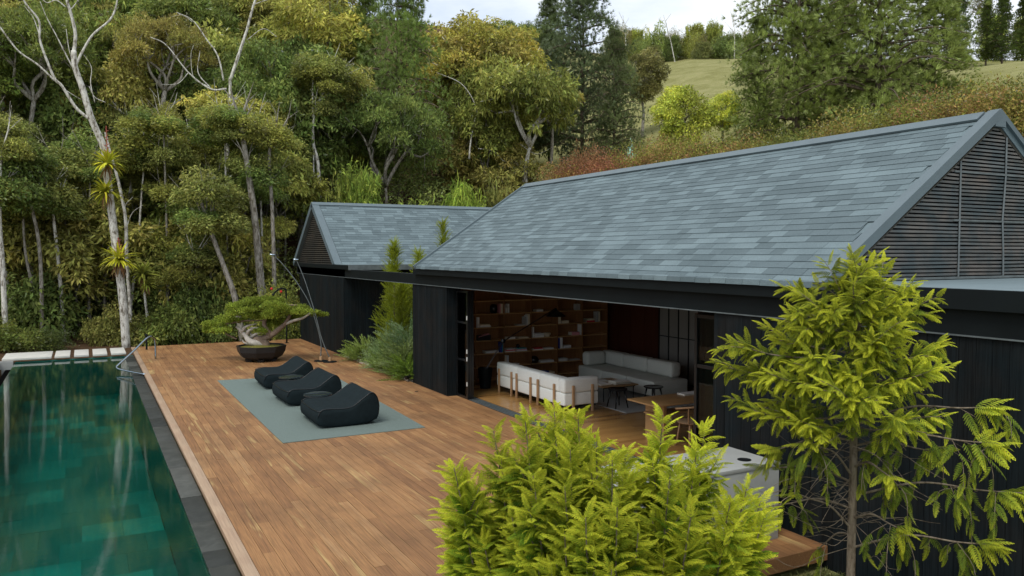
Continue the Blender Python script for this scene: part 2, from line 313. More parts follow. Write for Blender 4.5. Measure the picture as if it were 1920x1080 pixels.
def curve(pts, n=16):                 # Catmull-Rom through points
    P = [Vector(p) for p in pts]; P = [P[0]*2-P[1]]+P+[P[-1]*2-P[-2]]; out = []
    segs = len(P)-3; per = max(1, n//segs)
    for i in range(segs):
        for j in range(per):
            t_ = j/per; a, b_, c, d = P[i:i+4]
            out.append(.5*((2*b_)+(c-a)*t_+(2*a-5*b_+4*c-d)*t_*t_+(3*b_-a-3*c+d)*t_**3))
    out.append(P[-2]); return out
def lerp(a, b, n): return [a+(b-a)*i/(n-1) for i in range(n)]

# numpy meshes for foliage
def npmesh(name, v, f, age=None):
    me = bpy.data.meshes.new(name); nv, nf = len(v), len(f)
    me.vertices.add(nv); me.loops.add(nf*3); me.polygons.add(nf)
    me.vertices.foreach_set('co', v.astype(np.float32).ravel()); me.loops.foreach_set('vertex_index', f.astype(np.int32).ravel())
    me.polygons.foreach_set('loop_start', np.arange(0, nf*3, 3, dtype=np.int32))
    me.update(calc_edges=True)
    if age is not None: a = me.attributes.new('age', 'FLOAT', 'POINT'); a.data.foreach_set('value', age.astype(np.float32))
    return me
def unit(a): return a/np.maximum(np.linalg.norm(a, axis=-1, keepdims=True), 1e-9)
def frames(D, up=None, roll=0.):      # columns: forward, side, normal
    D = unit(D); n = len(D); up = np.tile([0, 0, 1.], (n, 1)) if up is None else up
    up = up+rng.normal(0, roll, (n, 3)) if roll else up
    S = unit(np.cross(up, D)+1e-5); N = np.cross(D, S); return np.stack([D, S, N], -1)
def scatter(tv, tf, Mx, T, S=None, age=None, tage=None):
    S = np.ones(len(T)) if S is None else S
    v = np.einsum('nij,mj->nmi', Mx, tv)*S[:, None, None]+T[:, None, :]
    f = tf[None]+(np.arange(len(T))*len(tv))[:, None, None]
    a = None
    if tage is not None: a = (tage[None, :]*np.ones(len(T))[:, None]+(0 if age is None else age[:, None])).clip(0, 1).ravel()
    return v.reshape(-1, 3), f.reshape(-1, 3), a
def cat(L_):
    v, f, a, k = [], [], [], 0
    for q in L_:
        v.append(q[0]); f.append(q[1]+k); k += len(q[0])
        if q[2] is not None: a.append(q[2])
    return np.concatenate(v), np.concatenate(f), (np.concatenate(a) if a else None)
LEAF = (np.array([[0, 0, 0], [.45, .5, .05], [1, 0, -.12], [.45, -.5, .05]]), np.array([[0, 2, 1], [0, 3, 2]]))
def leaf_t(L_, Wd): return LEAF[0]*np.array([L_, Wd, L_]), LEAF[1]
def tuft_t(n, L_, w, spread=.7):      # bundle of needles: thin blades fanning out of a point
    v, f = [], []
    for i in range(n):
        a = 2*PI*i/n+rng.uniform(-.3, .3); e = rng.uniform(.15, spread); d = np.array([math.cos(e), math.sin(e)*math.cos(a), math.sin(e)*math.sin(a)])
        s = unit(np.cross(d, [0, .3, 1.]))*w/2; l = L_*rng.uniform(.7, 1.1); k = len(v); v += [s, -s, d*l]; f.append([k, k+1, k+2])
    return np.array(v), np.array(f)
def clump(c, r, n, flat=.6, droop=.5, L_=.26, Wd=.09, low=-.35, tone=None):
    u = unit(rng.normal(0, 1, (int(n*1.6), 3))); u = u[u[:, 2] > low][:n]; n = len(u)
    rad = r*rng.uniform(.62, 1.08, n)**.7; bump = 1+.22*np.sin(u[:, 0]*5+c[0]*3)*np.cos(u[:, 1]*6+c[1])
    p = u*(rad*bump)[:, None]*np.array([1, 1, flat])+np.array(c)
    d = unit(u*.7+rng.normal(0, .45, (n, 3))+np.array([0, 0, -droop]))
    tn = rng.uniform(0, 1) if tone is None else tone
    return scatter(*leaf_t(L_, Wd), frames(d, u, .5), p, rng.uniform(.45, 1.3, n), np.full(n, tn), np.zeros(4))

def crown_broad(R0, H0, ncl, rcl, per, flat, droop, L_, Wd, umbrella=True, shell=.62, seed=1):
    """Crown about origin at its centre: clumps on a dome, limbs reaching up to them from below."""
    global rng; rng = np.random.default_rng(seed); cs = []
    tries = 0
    while len(cs) < ncl and tries < 4000:
        tries += 1; u = unit(rng.normal(0, 1, 3)); 
        if umbrella and u[2] < -.25: continue
        s = rng.uniform(shell, 1)**.6; c = u*np.array([R0-rcl*.5, R0-rcl*.5, H0-rcl*flat*.5])*s
        if all(np.linalg.norm((c-o)*np.array([1, 1, 1.3])) > rcl*.85 for o in cs) or tries > 3500: cs.append(c)
    parts = [clump(c, rcl*rng.uniform(.75, 1.2), int(per*rng.uniform(.8, 1.2)), flat, droop, L_, Wd) for c in cs]
    for c in list(cs)*2:                                     # stray twigs of leaves break up the outline
        q = np.array(c)+unit(rng.normal(0, 1, 3))*rcl*rng.uniform(.8, 1.25)*np.array([1, 1, .8]); parts.append(clump(q, rcl*rng.uniform(.25, .5), int(per*.16), .8, droop, L_*1.05, Wd))
    v, f, ag = cat(parts); lm = MB(); base = Vector((0, 0, -H0*1.0)); hubs = []
    for k in range(5):
        a = 2*PI*k/5+rng.uniform(-.4, .4); hub = Vector((math.cos(a)*R0*.38, math.sin(a)*R0*.38, -H0*.25+rng.uniform(-.1, .2)*H0)); hubs.append(hub)
        mid = base.lerp(hub, .5)+Vector((rng.uniform(-.15, .15)*R0, rng.uniform(-.15, .15)*R0, 0)); lm.tube(curve([base, mid, hub], 6), lerp(R0*.035, R0*.02, 7), 6)
    for c in cs:
        c = Vector(c); h = min(hubs, key=lambda q: (q-c).length); mid = h.lerp(c, .5)+Vector(rng.uniform(-.12, .12, 3))*R0
        e = c+Vector((0, 0, -rcl*flat*.2)); lm.tube(curve([h, mid, e], 6), lerp(R0*.019, R0*.006, 7), 5)
        for _ in range(2): lm.tube([mid.lerp(e, .5), e+Vector(rng.uniform(-1, 1, 3))*rcl*.9], [R0*.007, R0*.003], 4)
    return npmesh('crown_mesh', v, f, ag), lm

def crown_pine(H, Rb, nwh, per, tl, seed, droop=.25, top=.12, bl=.032, nt_=15):
    """Pine crown standing on origin: whorls of boughs carrying needle tufts."""
    global rng; rng = np.random.default_rng(seed); P_, D_ = [], []; lm = MB()
    lm.tube([(0, 0, -H*.02), (H*.01, 0, H*.5), (0, 0, H*.99)], [H*.014, H*.009, H*.002], 7)
    for i in range(nwh):
        t_ = (i+.5)/nwh; z = H*t_; rr = Rb*(1-t_)**.75*(1-.55*max(0, .25-t_)/.25)+Rb*top
        for k in range(6):
            a = rng.uniform(0, 2*PI); l = rr*rng.uniform(.65, 1.12); d = Vector((math.cos(a), math.sin(a), 0)); b0 = Vector((0, 0, z))
            tip = b0+d*l+Vector((0, 0, l*(.30-droop)+rng.uniform(-.1, .1)*l)); mid = b0.lerp(tip, .55)+Vector((0, 0, l*.12))
            c = curve([b0, mid, tip], 8); lm.tube(c, lerp(.012*l+.02, .008, len(c)), 4, False)
            for j in range(per):
                u = rng.uniform(.18, 1)**.8; q = c[min(int(u*(len(c)-1)), len(c)-1)]; w = l*.26*(1.15-u*.6)
                off = Vector(rng.normal(0, 1, 3)); off.z *= .55; off *= w*.8
                P_.append(q+off); D_.append(d*.5+off.normalized()*.7+Vector((0, 0, .35))+Vector(rng.normal(0, .2, 3)))
    P_ = np.array([tuple(p) for p in P_]); D_ = np.array([tuple(p) for p in D_])
    tv, tf = tuft_t(nt_, tl, bl); v, f, _ = scatter(tv, tf, frames(D_, None, .4), P_, rng.uniform(.7, 1.25, len(P_)))
    return npmesh('crown_mesh', v, f), lm
def bush_mesh(Rr, Hh, n, L_, Wd, droop, seed, lumps=14, wild=0):
    global rng; rng = np.random.default_rng(seed); parts = []
    for k in range(lumps):
        a = rng.uniform(0, 2*PI); q = rng.uniform(0, .72)**.6; z = rng.uniform(.12, .82)*Hh; sh = (1-(z/Hh)**2*.55)
        parts.append(clump((math.cos(a)*q*Rr*sh, math.sin(a)*q*Rr*sh, z), Rr*.42*rng.uniform(.8, 1.2), n//lumps, .8, droop, L_, Wd, -.7))
    if wild:
        for k in range(wild):
            a = rng.uniform(0, 2*PI); b0 = np.array([math.cos(a)*Rr*.5, math.sin(a)*Rr*.5, Hh*.6]); d = unit(np.array([math.cos(a)*.35, math.sin(a)*.35, 1.]))
            tt = rng.uniform(0, 1, 26); p = b0+d*tt[:, None]*Hh*.30; dd = unit(rng.normal(0, 1, (26, 3))+d); parts.append(scatter(*leaf_t(L_, Wd), frames(dd, None, .5), p, None, np.full(26, rng.uniform(0, 1)), np.zeros(4)))
    v, f, ag = cat(parts); return npmesh('foliage_mesh', v, f, ag)
def mesh_np(lm, name, mat):
    v = np.array(lm.v); me = bpy.data.meshes.new(name); me.from_pydata(v.tolist(), [], lm.f); me.polygons.foreach_set('use_smooth', [True]*len(me.polygons)); me.materials.append(M[mat]); return me

# ------------------------------------------------------------------ terrain
def smax(a, b, k=.18): return np.log(np.exp(a*k)+np.exp(b*k))/k
def th(x, y):
    x = np.asarray(x, float); y = np.asarray(y, float); v = smax(x-17.5, y-38); v = np.maximum(v, 0)
    h = np.interp(v, [0, 3, 7, 23, 55, 90, 125, 300], [0, .9, 2.9, 11.0, 27.5, 42.5, 41, 22])
    b = np.degrees(np.arctan2(x, y)); w = np.interp(b, [37, 41.1, 43.6, 48.1, 54.6, 57.6, 59.6, 61, 65.6], [0, .005, .055, .135, .24, .285, .31, .33, .45]); far = np.clip((np.hypot(x, y)-35)/60, 0, 1); h = h*(1-w*far)
    h = h+np.where(v > 20, 1, 0)*(.5*np.sin(x*.09)*np.cos(y*.07))
    h = h-.28-.25*np.clip((-3-x)/6, 0, 1)
    return h
def T1(x, y): return float(th(x, y))
def terrain():
    xs = np.unique(np.concatenate([np.arange(-260, -40, 12), np.arange(-40, -4, 2), [-2.9, -2.45, -2.4, 1.3, 1.45], np.arange(2, 60, 1.5), np.arange(60, 150, 4), np.arange(150, 420, 14)]))
    ys = np.unique(np.concatenate([np.arange(-60, 0, 6), np.arange(0, 30, 1.5), [30.3, 30.6], np.arange(31.5, 90, 1.5), np.arange(90, 160, 4), np.arange(160, 430, 14)]))
    X, Y = np.meshgrid(xs, ys); Z = th(X, Y)
    inp = (X > -2.42) & (X < 1.42) & (Y > -20) & (Y < 30.4); Z = np.where(inp, -2.6, Z)
    hs = (X > 7.9) & (X < 14.2) & (Y > -5) & (Y < 33); Z = np.where(hs, np.minimum(Z, -.12), Z)
    nx, ny = len(xs), len(ys); v = np.stack([X.ravel(), Y.ravel(), Z.ravel()], -1); i = np.arange(nx*ny).reshape(ny, nx)
    a, b_, c, d = i[:-1, :-1].ravel(), i[:-1, 1:].ravel(), i[1:, 1:].ravel(), i[1:, :-1].ravel()
    me = npmesh('terrain', v, np.concatenate([np.stack([a, b_, c], -1), np.stack([a, c, d], -1)]))
    bb = np.degrees(np.arctan2(X, Y)); md = np.clip((bb-27)/3, 0, 1)*np.clip((np.hypot(X, Y)-44)/6, 0, 1)+((Y < 22) & (X < 30))
    at_ = me.attributes.new('meadow', 'FLOAT', 'POINT'); at_.data.foreach_set('value', md.clip(0, 1).ravel().astype(np.float32))
    me.polygons.foreach_set('use_smooth', [True]*len(me.polygons)); me.materials.append(M['terrain'])
    o = link('terrain', me); tag(o, kind='structure')
terrain()

# ------------------------------------------------------------------ deck, pool
DX0, DX1, DY0, DY1 = 1.47, 7.76, 6.5, 32.65
deck = MB().box(DX0+.05, DX1, DY0+.05, DY1-.05, -.2, -.045).build('deck', 'black_steel'); tag(deck, kind='structure')
tb = box('edge_board', 'trim_wood', (DX0, DX0+.145, DY0, DY1, -.07, .0), deck, .004)
def mk_boards():
    bw = .145; boards = []; x = DX0+.149
    while x < DX1-.02:
        y = DY0-random.uniform(0, 2.2)
        while y < DY1:
            l = random.choice([1.8, 2.4, 2.4, 3.0, 3.6]); a, b_ = max(y, DY0), min(y+l, DY1)
            if b_-a > .1: boards.append((x, min(x+bw-.005, DX1), a, b_-.004))
            y += l
        x += bw
    boards.sort(key=lambda q: q[3]); rest = MB(); k = 0
    vis = lambda q: q[0]*.62 < q[3]-2.2+.0*q[0]
    for q in boards:
        dz = random.uniform(-.0015, .0015)
        if k < 298 and q[3] > 7.5: box('board', 'deck_wood', (q[0], q[1], q[2], q[3], -.03, dz), deck); k += 1
        else: rest.box(q[0], q[1], q[2], q[3], -.03, dz)
    tag(rest.build('board', 'deck_wood', deck), kind='stuff')
    y = 8.5                                                  # short return of the deck up to the door track
    while y < 17.75: box('board', 'deck_wood', (DX1+.004, 7.855, y, min(y+3., 17.75)-.004, -.03, .001), deck); box('board', 'deck_wood', (7.86, 7.99, y, min(y+3., 17.75)-.004, -.03, .0), deck); y += 3.
mk_boards()
MB().box(DX0+.01, 8.1, DY0-.03, DY0, -.17, 0).build('fascia_board', 'deck_wood', deck)
# strip of stones along the planted gap between the two buildings
ps = empty('planting_bed', (9, 23.2, -.05)); tag(ps, kind='structure')
bed = MB()
bed.add([(7.6, 20.1, -.04), (10.9, 20.1, -.04), (10.9, 26.35, .0), (7.6, 26.35, -.04)], [(0, 1, 2, 3)]).build('soil', 'soil', ps)
for i in range(17):
    y = 20.3+i*.36; w = random.uniform(.13, .2); MB().box(7.70+random.uniform(-.05, .02), 7.92, y, y+w*1.9, -.04, random.uniform(.012, .03)).build('edging_stone', 'stone_edge', ps, bevel=.012)

pool = empty('pool', (-.4, 12, -1.5)); tag(pool, kind='structure')
WZ = -.085; PB = -1.35
MB().box(-2.3, 1.45, -6, 30.6, PB-.2, PB-.02).build('basin_floor', 'black_steel', pool)
pm = {}
y = -3.; rest = MB(); ntile = 0
tl = []
row = 0
while y < 30.4:
    x = -2.05-(row % 2)*.32; 
    while x < 1.16:
        a, b_ = max(x, -2.05), min(x+.64, 1.16)
        if b_-a > .05: tl.append((a, b_-.003, y, min(y+.9, 30.4)-.003))
        x += .64
    y += .9; row += 1
for q in tl:
    if q[3] > 7: box('pool_tile', 'pool_tile', (*q, PB-.02, PB+random.uniform(-.003, .003)), pool)
    else: rest.box(*q, PB-.02, PB)
tag(rest.build('pool_tile', 'pool_tile', pool), kind='stuff')
MB().box(1.16, 1.44, -6, 30.4, PB, -.14).build('side_wall', 'pool_tile', pool)
MB().box(-2.06, -1.82, -6, 30.2, PB, -.115).build('side_wall', 'pool_tile', pool)
MB().box(-2.06, 1.44, 30.4, 30.75, PB, -.09).build('end_wall', 'pool_tile', pool)
MB().box(-2.32, -2.07, -6, 30.4, PB, -.30).build('overflow_channel', 'dark_void', pool)
y = 30.35; 
ys_ = [9.44, 9.98, 11.14, 12.36, 14.16, 16.36]
cuts = [5.2, 6.1, 7.0, 7.9, 8.7]+ys_
while cuts[-1] < 30: cuts.append(cuts[-1]+random.choice([1.1, 1.4, .9]))
for a, b_ in zip(cuts, cuts[1:]): box('coping_stone', 'coping_stone', (1.17, DX0-.012, a+.004, min(b_, 30.4)-.004, -.14, -.070+random.uniform(-.004, .004)), pool, .004)
cuts = list(np.arange(5, 30.2, 1.2))
for a, b_ in zip(cuts, cuts[1:]): box('coping_stone', 'coping_stone', (-2.05, -1.83, a+.004, b_-.004, -.13, -.092+random.uniform(-.002, .002)), pool)
wv = MB().add([(-2.05, -5.9, WZ), (1.168, -5.9, WZ), (1.168, 30.4, WZ), (-2.05, 30.4, WZ)], [(0, 1, 2, 3)]).build('pool_water', 'water'); tag(wv, kind='structure')
# bridge of pale slabs across the far end
for i, (a, b_, lab) in enumerate([(-2.42, -1.02, 'long pale concrete slab at the left end of the pool bridge'), (-.93, -.48, 'pale concrete slab, first short one right of the long slab on the pool bridge'),
        (-.36, .08, 'pale concrete slab, second short one right of the long slab on the pool bridge'), (.2, .64, 'pale concrete slab, third short one right of the long slab on the pool bridge'),
        (.76, 1.22, 'pale concrete slab on the pool bridge next to the wooden deck and white trunk')]):
    tag(box('stepping_slab', 'slab_stone', (a, b_, 30.5, 32.2, -.02, .05), None, .01), lab, 'slab', 'slabs bridging the far end of the pool')
tag(box('stepping_slab', 'slab_stone', (-4.1, -2.50, 29.3, 30.35, -.05, .02), None, .01), 'pale slab at the picture edge, set lower and apart from the slab bridge', 'slab')
lw = MB().box(-3.9, -2.1, 30.4, 30.55, -1, -.03).build('retaining_wall', 'concrete'); tag(lw, 'low grey retaining wall beside the left pool corner', 'wall')
ld = MB().box(-6, -2.45, 20, 29.2, -.45, -.32).build('lower_deck', 'black_steel'); tag(ld, kind='structure')
for i in range(24):
    a = -2.5-(i+1)*.145
    box('board', 'deck_wood', (a, a+.14, 20, 29.2, -.31, -.29), ld)
# pool grab rail: two parallel tubes
gr = empty('pool_handrail', (2.0, 28.7, 0), 'bent stainless steel handrail rising from the deck and leaning over the pool water', 'handrail')
for d in (0, .13):
    MB().tube(curve([(2.02, 28.6+d, .0), (2.02, 28.6+d, .50), (1.97, 28.5+d, .70), (1.78, 28.3+d, .75), (1.30, 27.4+d, .42), (.86, 26.65+d, .13), (.80, 26.5+d, .07), (.88, 26.3+d, .03), (1.2, 25.75+d*.6, .0), (1.5, 25.2+d*.6, -.02)], 50), .024, 8).build('rail_tube', 'chrome', gr, smooth=True)
sp_ = empty('deck_spigot', (1.93, 31.5, 0), 'short dark post with round cap at the far deck edge behind the handrail', 'post')
MB().tube([(1.93, 31.5, 0), (1.93, 31.5, .5)], .035, 10).build('post', 'black_steel', sp_); MB().lathe([(.0, .5), (.055, .5), (.05, .56), (.02, .58)], 1.93, 31.5, 12).build('cap', 'black_steel', sp_)

# ------------------------------------------------------------------ buildings
XE, ZE, XR, ZR = 7.66, 3.14, 11.0, 5.40          # eave and ridge of the long house
YN, YF = 6.45, 19.6                                # near gable, far gable
ALF = math.atan2(ZR-ZE, XR-XE); SL = math.hypot(XR-XE, ZR-ZE)
house = empty('house', (11, 13, 0), 'long black timber house with grey shingle gable roof and wide open doorway', 'house')
wing = empty('house_wing', (11, 30.5, 0), 'smaller black timber building with grey gable roof at the far end of the deck', 'house')
def shingle_mesh(L_, ex=.15):
    v = [(-.02, 0, .004), (ex+.03, 0, -.003), (ex+.03, L_-.006, -.003), (-.02, L_-.006, .004), (-.02, 0, .014), (ex+.03, 0, .004), (ex+.03, L_-.004, .004), (-.02, L_-.004, .014)]
    me = bpy.data.meshes.new('shingle'); me.from_pydata(v, [], [(0, 3, 2, 1), (4, 5, 6, 7), (0, 1, 5, 4), (1, 2, 6, 5), (2, 3, 7, 6), (3, 0, 4, 7)]); me.materials.append(M['shingle']); return me, v
SHM = {l: shingle_mesh(l) for l in (.22, .30, .36, .44, .52)}
def shingle_slope(roof, org, along, up, nrm, length, nrows, key, cap_n, trim=None):
    items = []
    for j in range(nrows):
        s = -random.uniform(0, .4)
        while s < length:
            l = random.choice(list(SHM)); e = s+l
            if s > -.001 and e < length+.02: items.append((j, s, l))
            elif s <= 0 and e > .12:
                l2 = min(SHM, key=lambda q: abs(q-e)); items.append((j, e-l2, l2))
            elif e >= length: items.append((j, length-min(SHM, key=lambda q: abs(q-(length-s))), min(SHM, key=lambda q: abs(q-(length-s)))))
            s += l
    if trim: items = [q for q in items if trim(q)]
    items.sort(key=key); m3 = Matrix((up, along, nrm)).transposed(); rest = MB(); org = Vector(org); fs = [(0, 3, 2, 1), (4, 5, 6, 7), (0, 1, 5, 4), (1, 2, 6, 5), (2, 3, 7, 6), (3, 0, 4, 7)]
    for i, (j, s, l) in enumerate(items):
        p = org+up*(j*.15)+along*s+nrm*random.uniform(0, .003)
        if i < cap_n:
            o = link('shingle', SHM[l][0], roof, p); o.rotation_euler = m3.to_euler()
        else: rest.add([tuple(p+m3@Vector(q)) for q in SHM[l][1]], fs)
    if rest.v: tag(rest.build('shingle', 'shingle', roof), kind='stuff')
UPW, NW = Vector((math.cos(ALF), 0, math.sin(ALF))), Vector((-math.sin(ALF), 0, math.cos(ALF)))
def slab_hexa(mb, org, a, b_, n_, la, lb, t_):
    org = Vector(org); q = [org, org+a*la, org+a*la+b_*lb, org+b_*lb]; mb.hexa([tuple(p) for p in q]+[tuple(p+n_*t_) for p in q]); return mb
YA = Vector((0, 1, 0)); XA = Vector((1, 0, 0)); DN = Vector((math.cos(ALF), 0, -math.sin(ALF))); NE_ = Vector((math.sin(ALF), 0, math.cos(ALF)))
mb = MB(); slab_hexa(mb, Vector((XE, YN+.05, ZE))-NW*.10, UPW, YA, NW, SL, YF-YN-.05, .095); roof = mb.build('roof', 'shingle', house)
shingle_slope(roof, Vector((XE, YN+.22, ZE)), YA, UPW, NW, YF-YN-.26, 26, lambda q: q[1]*1.0, 298)
mb = MB(); slab_hexa(mb, Vector((XR, YN+.05, ZR))-NE_*.10, DN, YA, NE_, SL, YF-YN-.05, .11); mb.build('roof_back', 'shingle', house)
# eave tabs bent over the edge
me = bpy.data.meshes.new('eave_tab'); a = .30
me.from_pydata([(0, 0, .03), (-.045, 0, .015), (-.06, 0, -.055), (0, a, .03), (-.045, a, .015), (-.06, a, -.055), (.0, 0, -.05), (.0, a, -.05)], [], [(0, 1, 4, 3), (1, 2, 5, 4), (2, 6, 7, 5), (0, 6, 2, 1), (3, 4, 5, 7)]); me.materials.append(M['shingle'])
y = YN+.1
while y < YF-.3: o = link('eave_tab', me, roof, (XE, y, ZE+random.uniform(-.003, .003))); y += .307
# rakes, ridge
def rake(par, y0, y1, mat='roof_metal', up=.035, side='both'):
    mb = MB(); t_ = .10; slab_hexa(mb, Vector((XE-.05, y0, ZE-.03))+NW*(-t_+up), UPW, YA, NW, SL+.05, y1-y0, t_+.02)
    mb.build('rake_trim', mat, par); mb = MB(); slab_hexa(mb, Vector((XR-.01, y0+.004, ZR-.0))+NE_*(-t_*.5+up), DN, YA, NE_, SL+.05, min(y1-y0-.01, .14), t_*.5+.02); mb.build('rake_trim', mat, par)
    MB().prism([(XR-.12, ZR-.19), (XR+.12, ZR-.19), (XR+.10, ZR-.02), (XR, ZR+.055), (XR-.10, ZR-.02)], 'y', y0+.003, y1-.003).build('rake_cap', mat, par)
rake(roof, YN, YN+.16); rake(roof, YF-.04, YF+.02)
mb = MB(); slab_hexa(mb, Vector((XR, YN+.22, ZR))-UPW*.2+NW*.02, UPW, YA, NW, .205, YF-YN-.26, .03); mb.build('ridge_cap', 'roof_metal', roof)
mb = MB(); slab_hexa(mb, Vector((XR, YN+.22, ZR))+NE_*.02, DN, YA, NE_, .2, YF-YN-.26, .03); mb.build('ridge_cap', 'roof_metal', roof)
# near gable: louvre of weathered slats in a frame
GY = 6.53
gable = MB().prism([(XE+.2, ZE+.02), (XR, ZR-.13), (2*XR-XE-.2, ZE+.02)], 'y', GY+.06, GY+.1).build('gable', 'dark_void', house)
posts = [9.2+.0, 10.22, 11.23, 12.24, 13.25]
def roofz(x): return ZE+(ZR-ZE)*(1-abs(x-XR)/(XR-XE))
z = 3.20; k = 0
while z < 5.2:
    xl = XR-(ZR-.155-z)/math.tan(ALF); xr = 2*XR-xl; cuts = [xl]+[p for p in (10.22, 11.23, 12.24) if xl+.05 < p < xr-.05]+[xr]
    for a, b_ in zip(cuts, cuts[1:]):
        if b_-a < .05: continue
        sag = random.uniform(-.004, .004); n_ = 1
        v = [(a+.012, GY-.012, z+sag), (b_-.012, GY-.012, z-sag), (b_-.012, GY+.03, z+.012-sag), (a+.012, GY+.03, z+.012+sag)]
        v += [(p[0], p[1]+.0, p[2]+.028) for p in v]; MB().hexa(v).build('slat', 'slat_wood', gable)
    z += .0505
for x in (10.22, 11.23, 12.24):
    top = roofz(x)-.16; bow = .035 if x > 11 else 0
    MB().tube([(x, GY-.025, 3.17), (x-bow*.3, GY-.025, 3.5), (x-bow*1.4, GY-.025, 3.95), (x+.0, GY-.025, 4.55), (x, GY-.025, top)], .014, 4).build('frame_post', 'ledge_metal', gable)
for z, w_ in ((4.57, 0), (3.93, 0)):
    xl = XR-(ZR-.18-z)/math.tan(ALF); MB().box(max(xl, 10.1), 2*XR-xl, GY-.03, GY-.005, z-.012, z+.012).build('frame_rail', 'ledge_metal', gable)
MB().box(XE+.6, 2*XR-XE-.6, GY-.04, GY+.02, 3.155, 3.185).build('frame_rail', 'ledge_metal', gable)
for sgn in (1, -1):
    a = Vector((XR, GY-.01, ZR-.15)); b_ = Vector((XR-sgn*(XR-XE-.25), GY-.01, ZE+.02)); MB().tube([a, b_], .018, 4).build('frame_edge', 'slat_wood_far', gable)
# far gable of the long house
MB().prism([(XE+.1, ZE-.02), (XR, ZR-.12), (2*XR-XE-.1, ZE-.02)], 'y', YF-.2, YF-.06).build('gable_back', 'black_steel', house)
# flat roof toward and past the near end, fascia, beam
MB().box(7.68, 14.4, -4, YN+.35, 3.0, 3.145).build('flat_roof', 'flat_roof', house)
MB().box(XE+.02, 14.3, YN+.3, YF, 2.96, 3.03).build('soffit', 'black_steel', house)
MB().box(7.64, 7.68, -4, YN+.02, 2.94, 3.142).build('fascia', 'black_steel', house)
MB().box(7.64, 7.72, YN+.02, YF+.15, 2.94, 3.09).build('fascia', 'black_steel', house)
MB().box(7.72, 7.98, YF-.1, YF+.12, 2.94, 3.09).build('fascia', 'black_steel', house)
MB().box(7.74, 7.95, -4, 33.2, 2.68, 2.94).build('beam', 'black_steel', house)
MB().box(7.725, 7.96, -4, 33.2, 2.665, 2.68).build('beam_ledge', 'ledge_metal', house)
# walls with vertical charred planks
def plank_wall(par, x, y0, y1, z0, z1, w=.14, thick=.35, name='wall', face='w', core='dark_void'):
    c = MB().box(x+.022, x+thick, y0, y1, z0, z1).build(name, core, par); y = y0
    while y < y1-.01:
        ww = w*random.uniform(.9, 1.1); e = min(y+ww, y1); e = y1 if y1-e < .04 else e
        box('plank', 'char', (x+random.uniform(-.002, .002), x+.022, y+.0025, e-.0025, z0, z1), c); y = e
    return c
def plank_wall_x(par, y, x0, x1, z0, z1, w=.14, thick=.2):
    c = MB().box(x0, x1, y+.022, y+thick, z0, z1).build('wall', 'dark_void', par); x = x0
    while x < x1-.01:
        e = min(x+w*random.uniform(.9, 1.1), x1); e = x1 if x1-e < .04 else e
        box('plank', 'char', (x+.0025, e-.0025, y+random.uniform(-.002, .002), y+.022, z0, z1), c); x = e
    return c
plank_wall(house, 7.76, 17.8, 20.08, -.02, 2.66, .13)
plank_wall_x(house, 17.775, 7.785, 8.12, -.02, 2.655, .11, .02)
plank_wall(house, 7.76, 1.0, 8.46, -.3, 2.66, .165)
plank_wall_x(house, 20.08, 7.8, 9.0, -.05, 2.66, .14, .1)
MB().box(8.1, 14.1, 19.8, 20.05, -.05, 2.95).build('end_wall', 'black_steel', house)
plank_wall(wing, 7.72, 26.4, 32.55, -.05, 2.66, .12)
plank_wall_x(wing, 26.38, 7.745, 11.5, -.05, 2.66, .12, .15)
MB().box(7.75, 15, 26.6, 32.5, 2.3, 2.9).build('upper_wall', 'black_steel', wing)
MB().box(7.74, 15, 32.5, 32.7, -.3, 2.66).build('back_wall', 'black_steel', wing)
# wing roof: ridge runs along X
WY0, WYR, WY1, WX0, WX1 = 27.45, 30.55, 33.45, 7.72, 16.5; ZWR = 5.40; ZW0 = 3.10
AW = math.atan2(ZWR-ZW0, WYR-WY0); SW = math.hypot(ZWR-ZW0, WYR-WY0); UPS = Vector((0, math.cos(AW), math.sin(AW))); NS = Vector((0, -math.sin(AW), math.cos(AW)))
mb = MB(); slab_hexa(mb, Vector((WX0, WY0, ZW0))-NS*.1, XA, UPS, NS, WX1-WX0, SW, .095); wroof = mb.build('roof', 'shingle', wing)
def sh2():
    items = []; m3 = Matrix((UPS, XA*-1, NS)).transposed(); rest = MB(); fs = [(0, 3, 2, 1), (4, 5, 6, 7), (0, 1, 5, 4), (1, 2, 6, 5), (2, 3, 7, 6), (3, 0, 4, 7)]
    for j in range(25):
        s = .2+random.uniform(0, .2)
        s = .26
        s2 = s-random.uniform(0, .3)
        first = True
        while s2 < WX1-WX0-.5:
            l = random.choice(list(SHM)); 
            if first: s2 = s; l = random.choice([.22, .30, .36, .44]); first = False
            items.append((j, s2+l, l)); s2 += l
    items.sort(key=lambda q: q[1])
    for i, (j, s, l) in enumerate(items):
        p = Vector((WX0, WY0, ZW0))+UPS*(j*.152)+XA*s+NS*random.uniform(0, .003)
        if i < 298: o = link('shingle', SHM[l][0], wroof, p); o.rotation_euler = m3.to_euler()
        else: rest.add([tuple(p+m3@Vector(q)) for q in SHM[l][1]], fs)
    tag(rest.build('shingle', 'shingle', wroof), kind='stuff')
sh2()
DS = Vector((0, math.cos(AW), -math.sin(AW))); NB = Vector((0, math.sin(AW), math.cos(AW)))
mb = MB(); slab_hexa(mb, Vector((WX0, WYR, ZWR))-NB*.1, XA, DS, NB, WX1-WX0, SW, .1); mb.build('roof_back', 'shingle', wing)
mb = MB(); slab_hexa(mb, Vector((WX0-.02, WY0-.02, ZW0-.02))-NS*.16, XA, UPS, NS, .26, SW+.02, .20); mb.build('rake_trim', 'roof_metal', wroof)
mb = MB(); slab_hexa(mb, Vector((WX0-.02, WYR, ZWR-.0))-NB*.16, XA, DS, NB, .26, SW+.02, .20); mb.build('rake_trim', 'roof_metal', wroof)
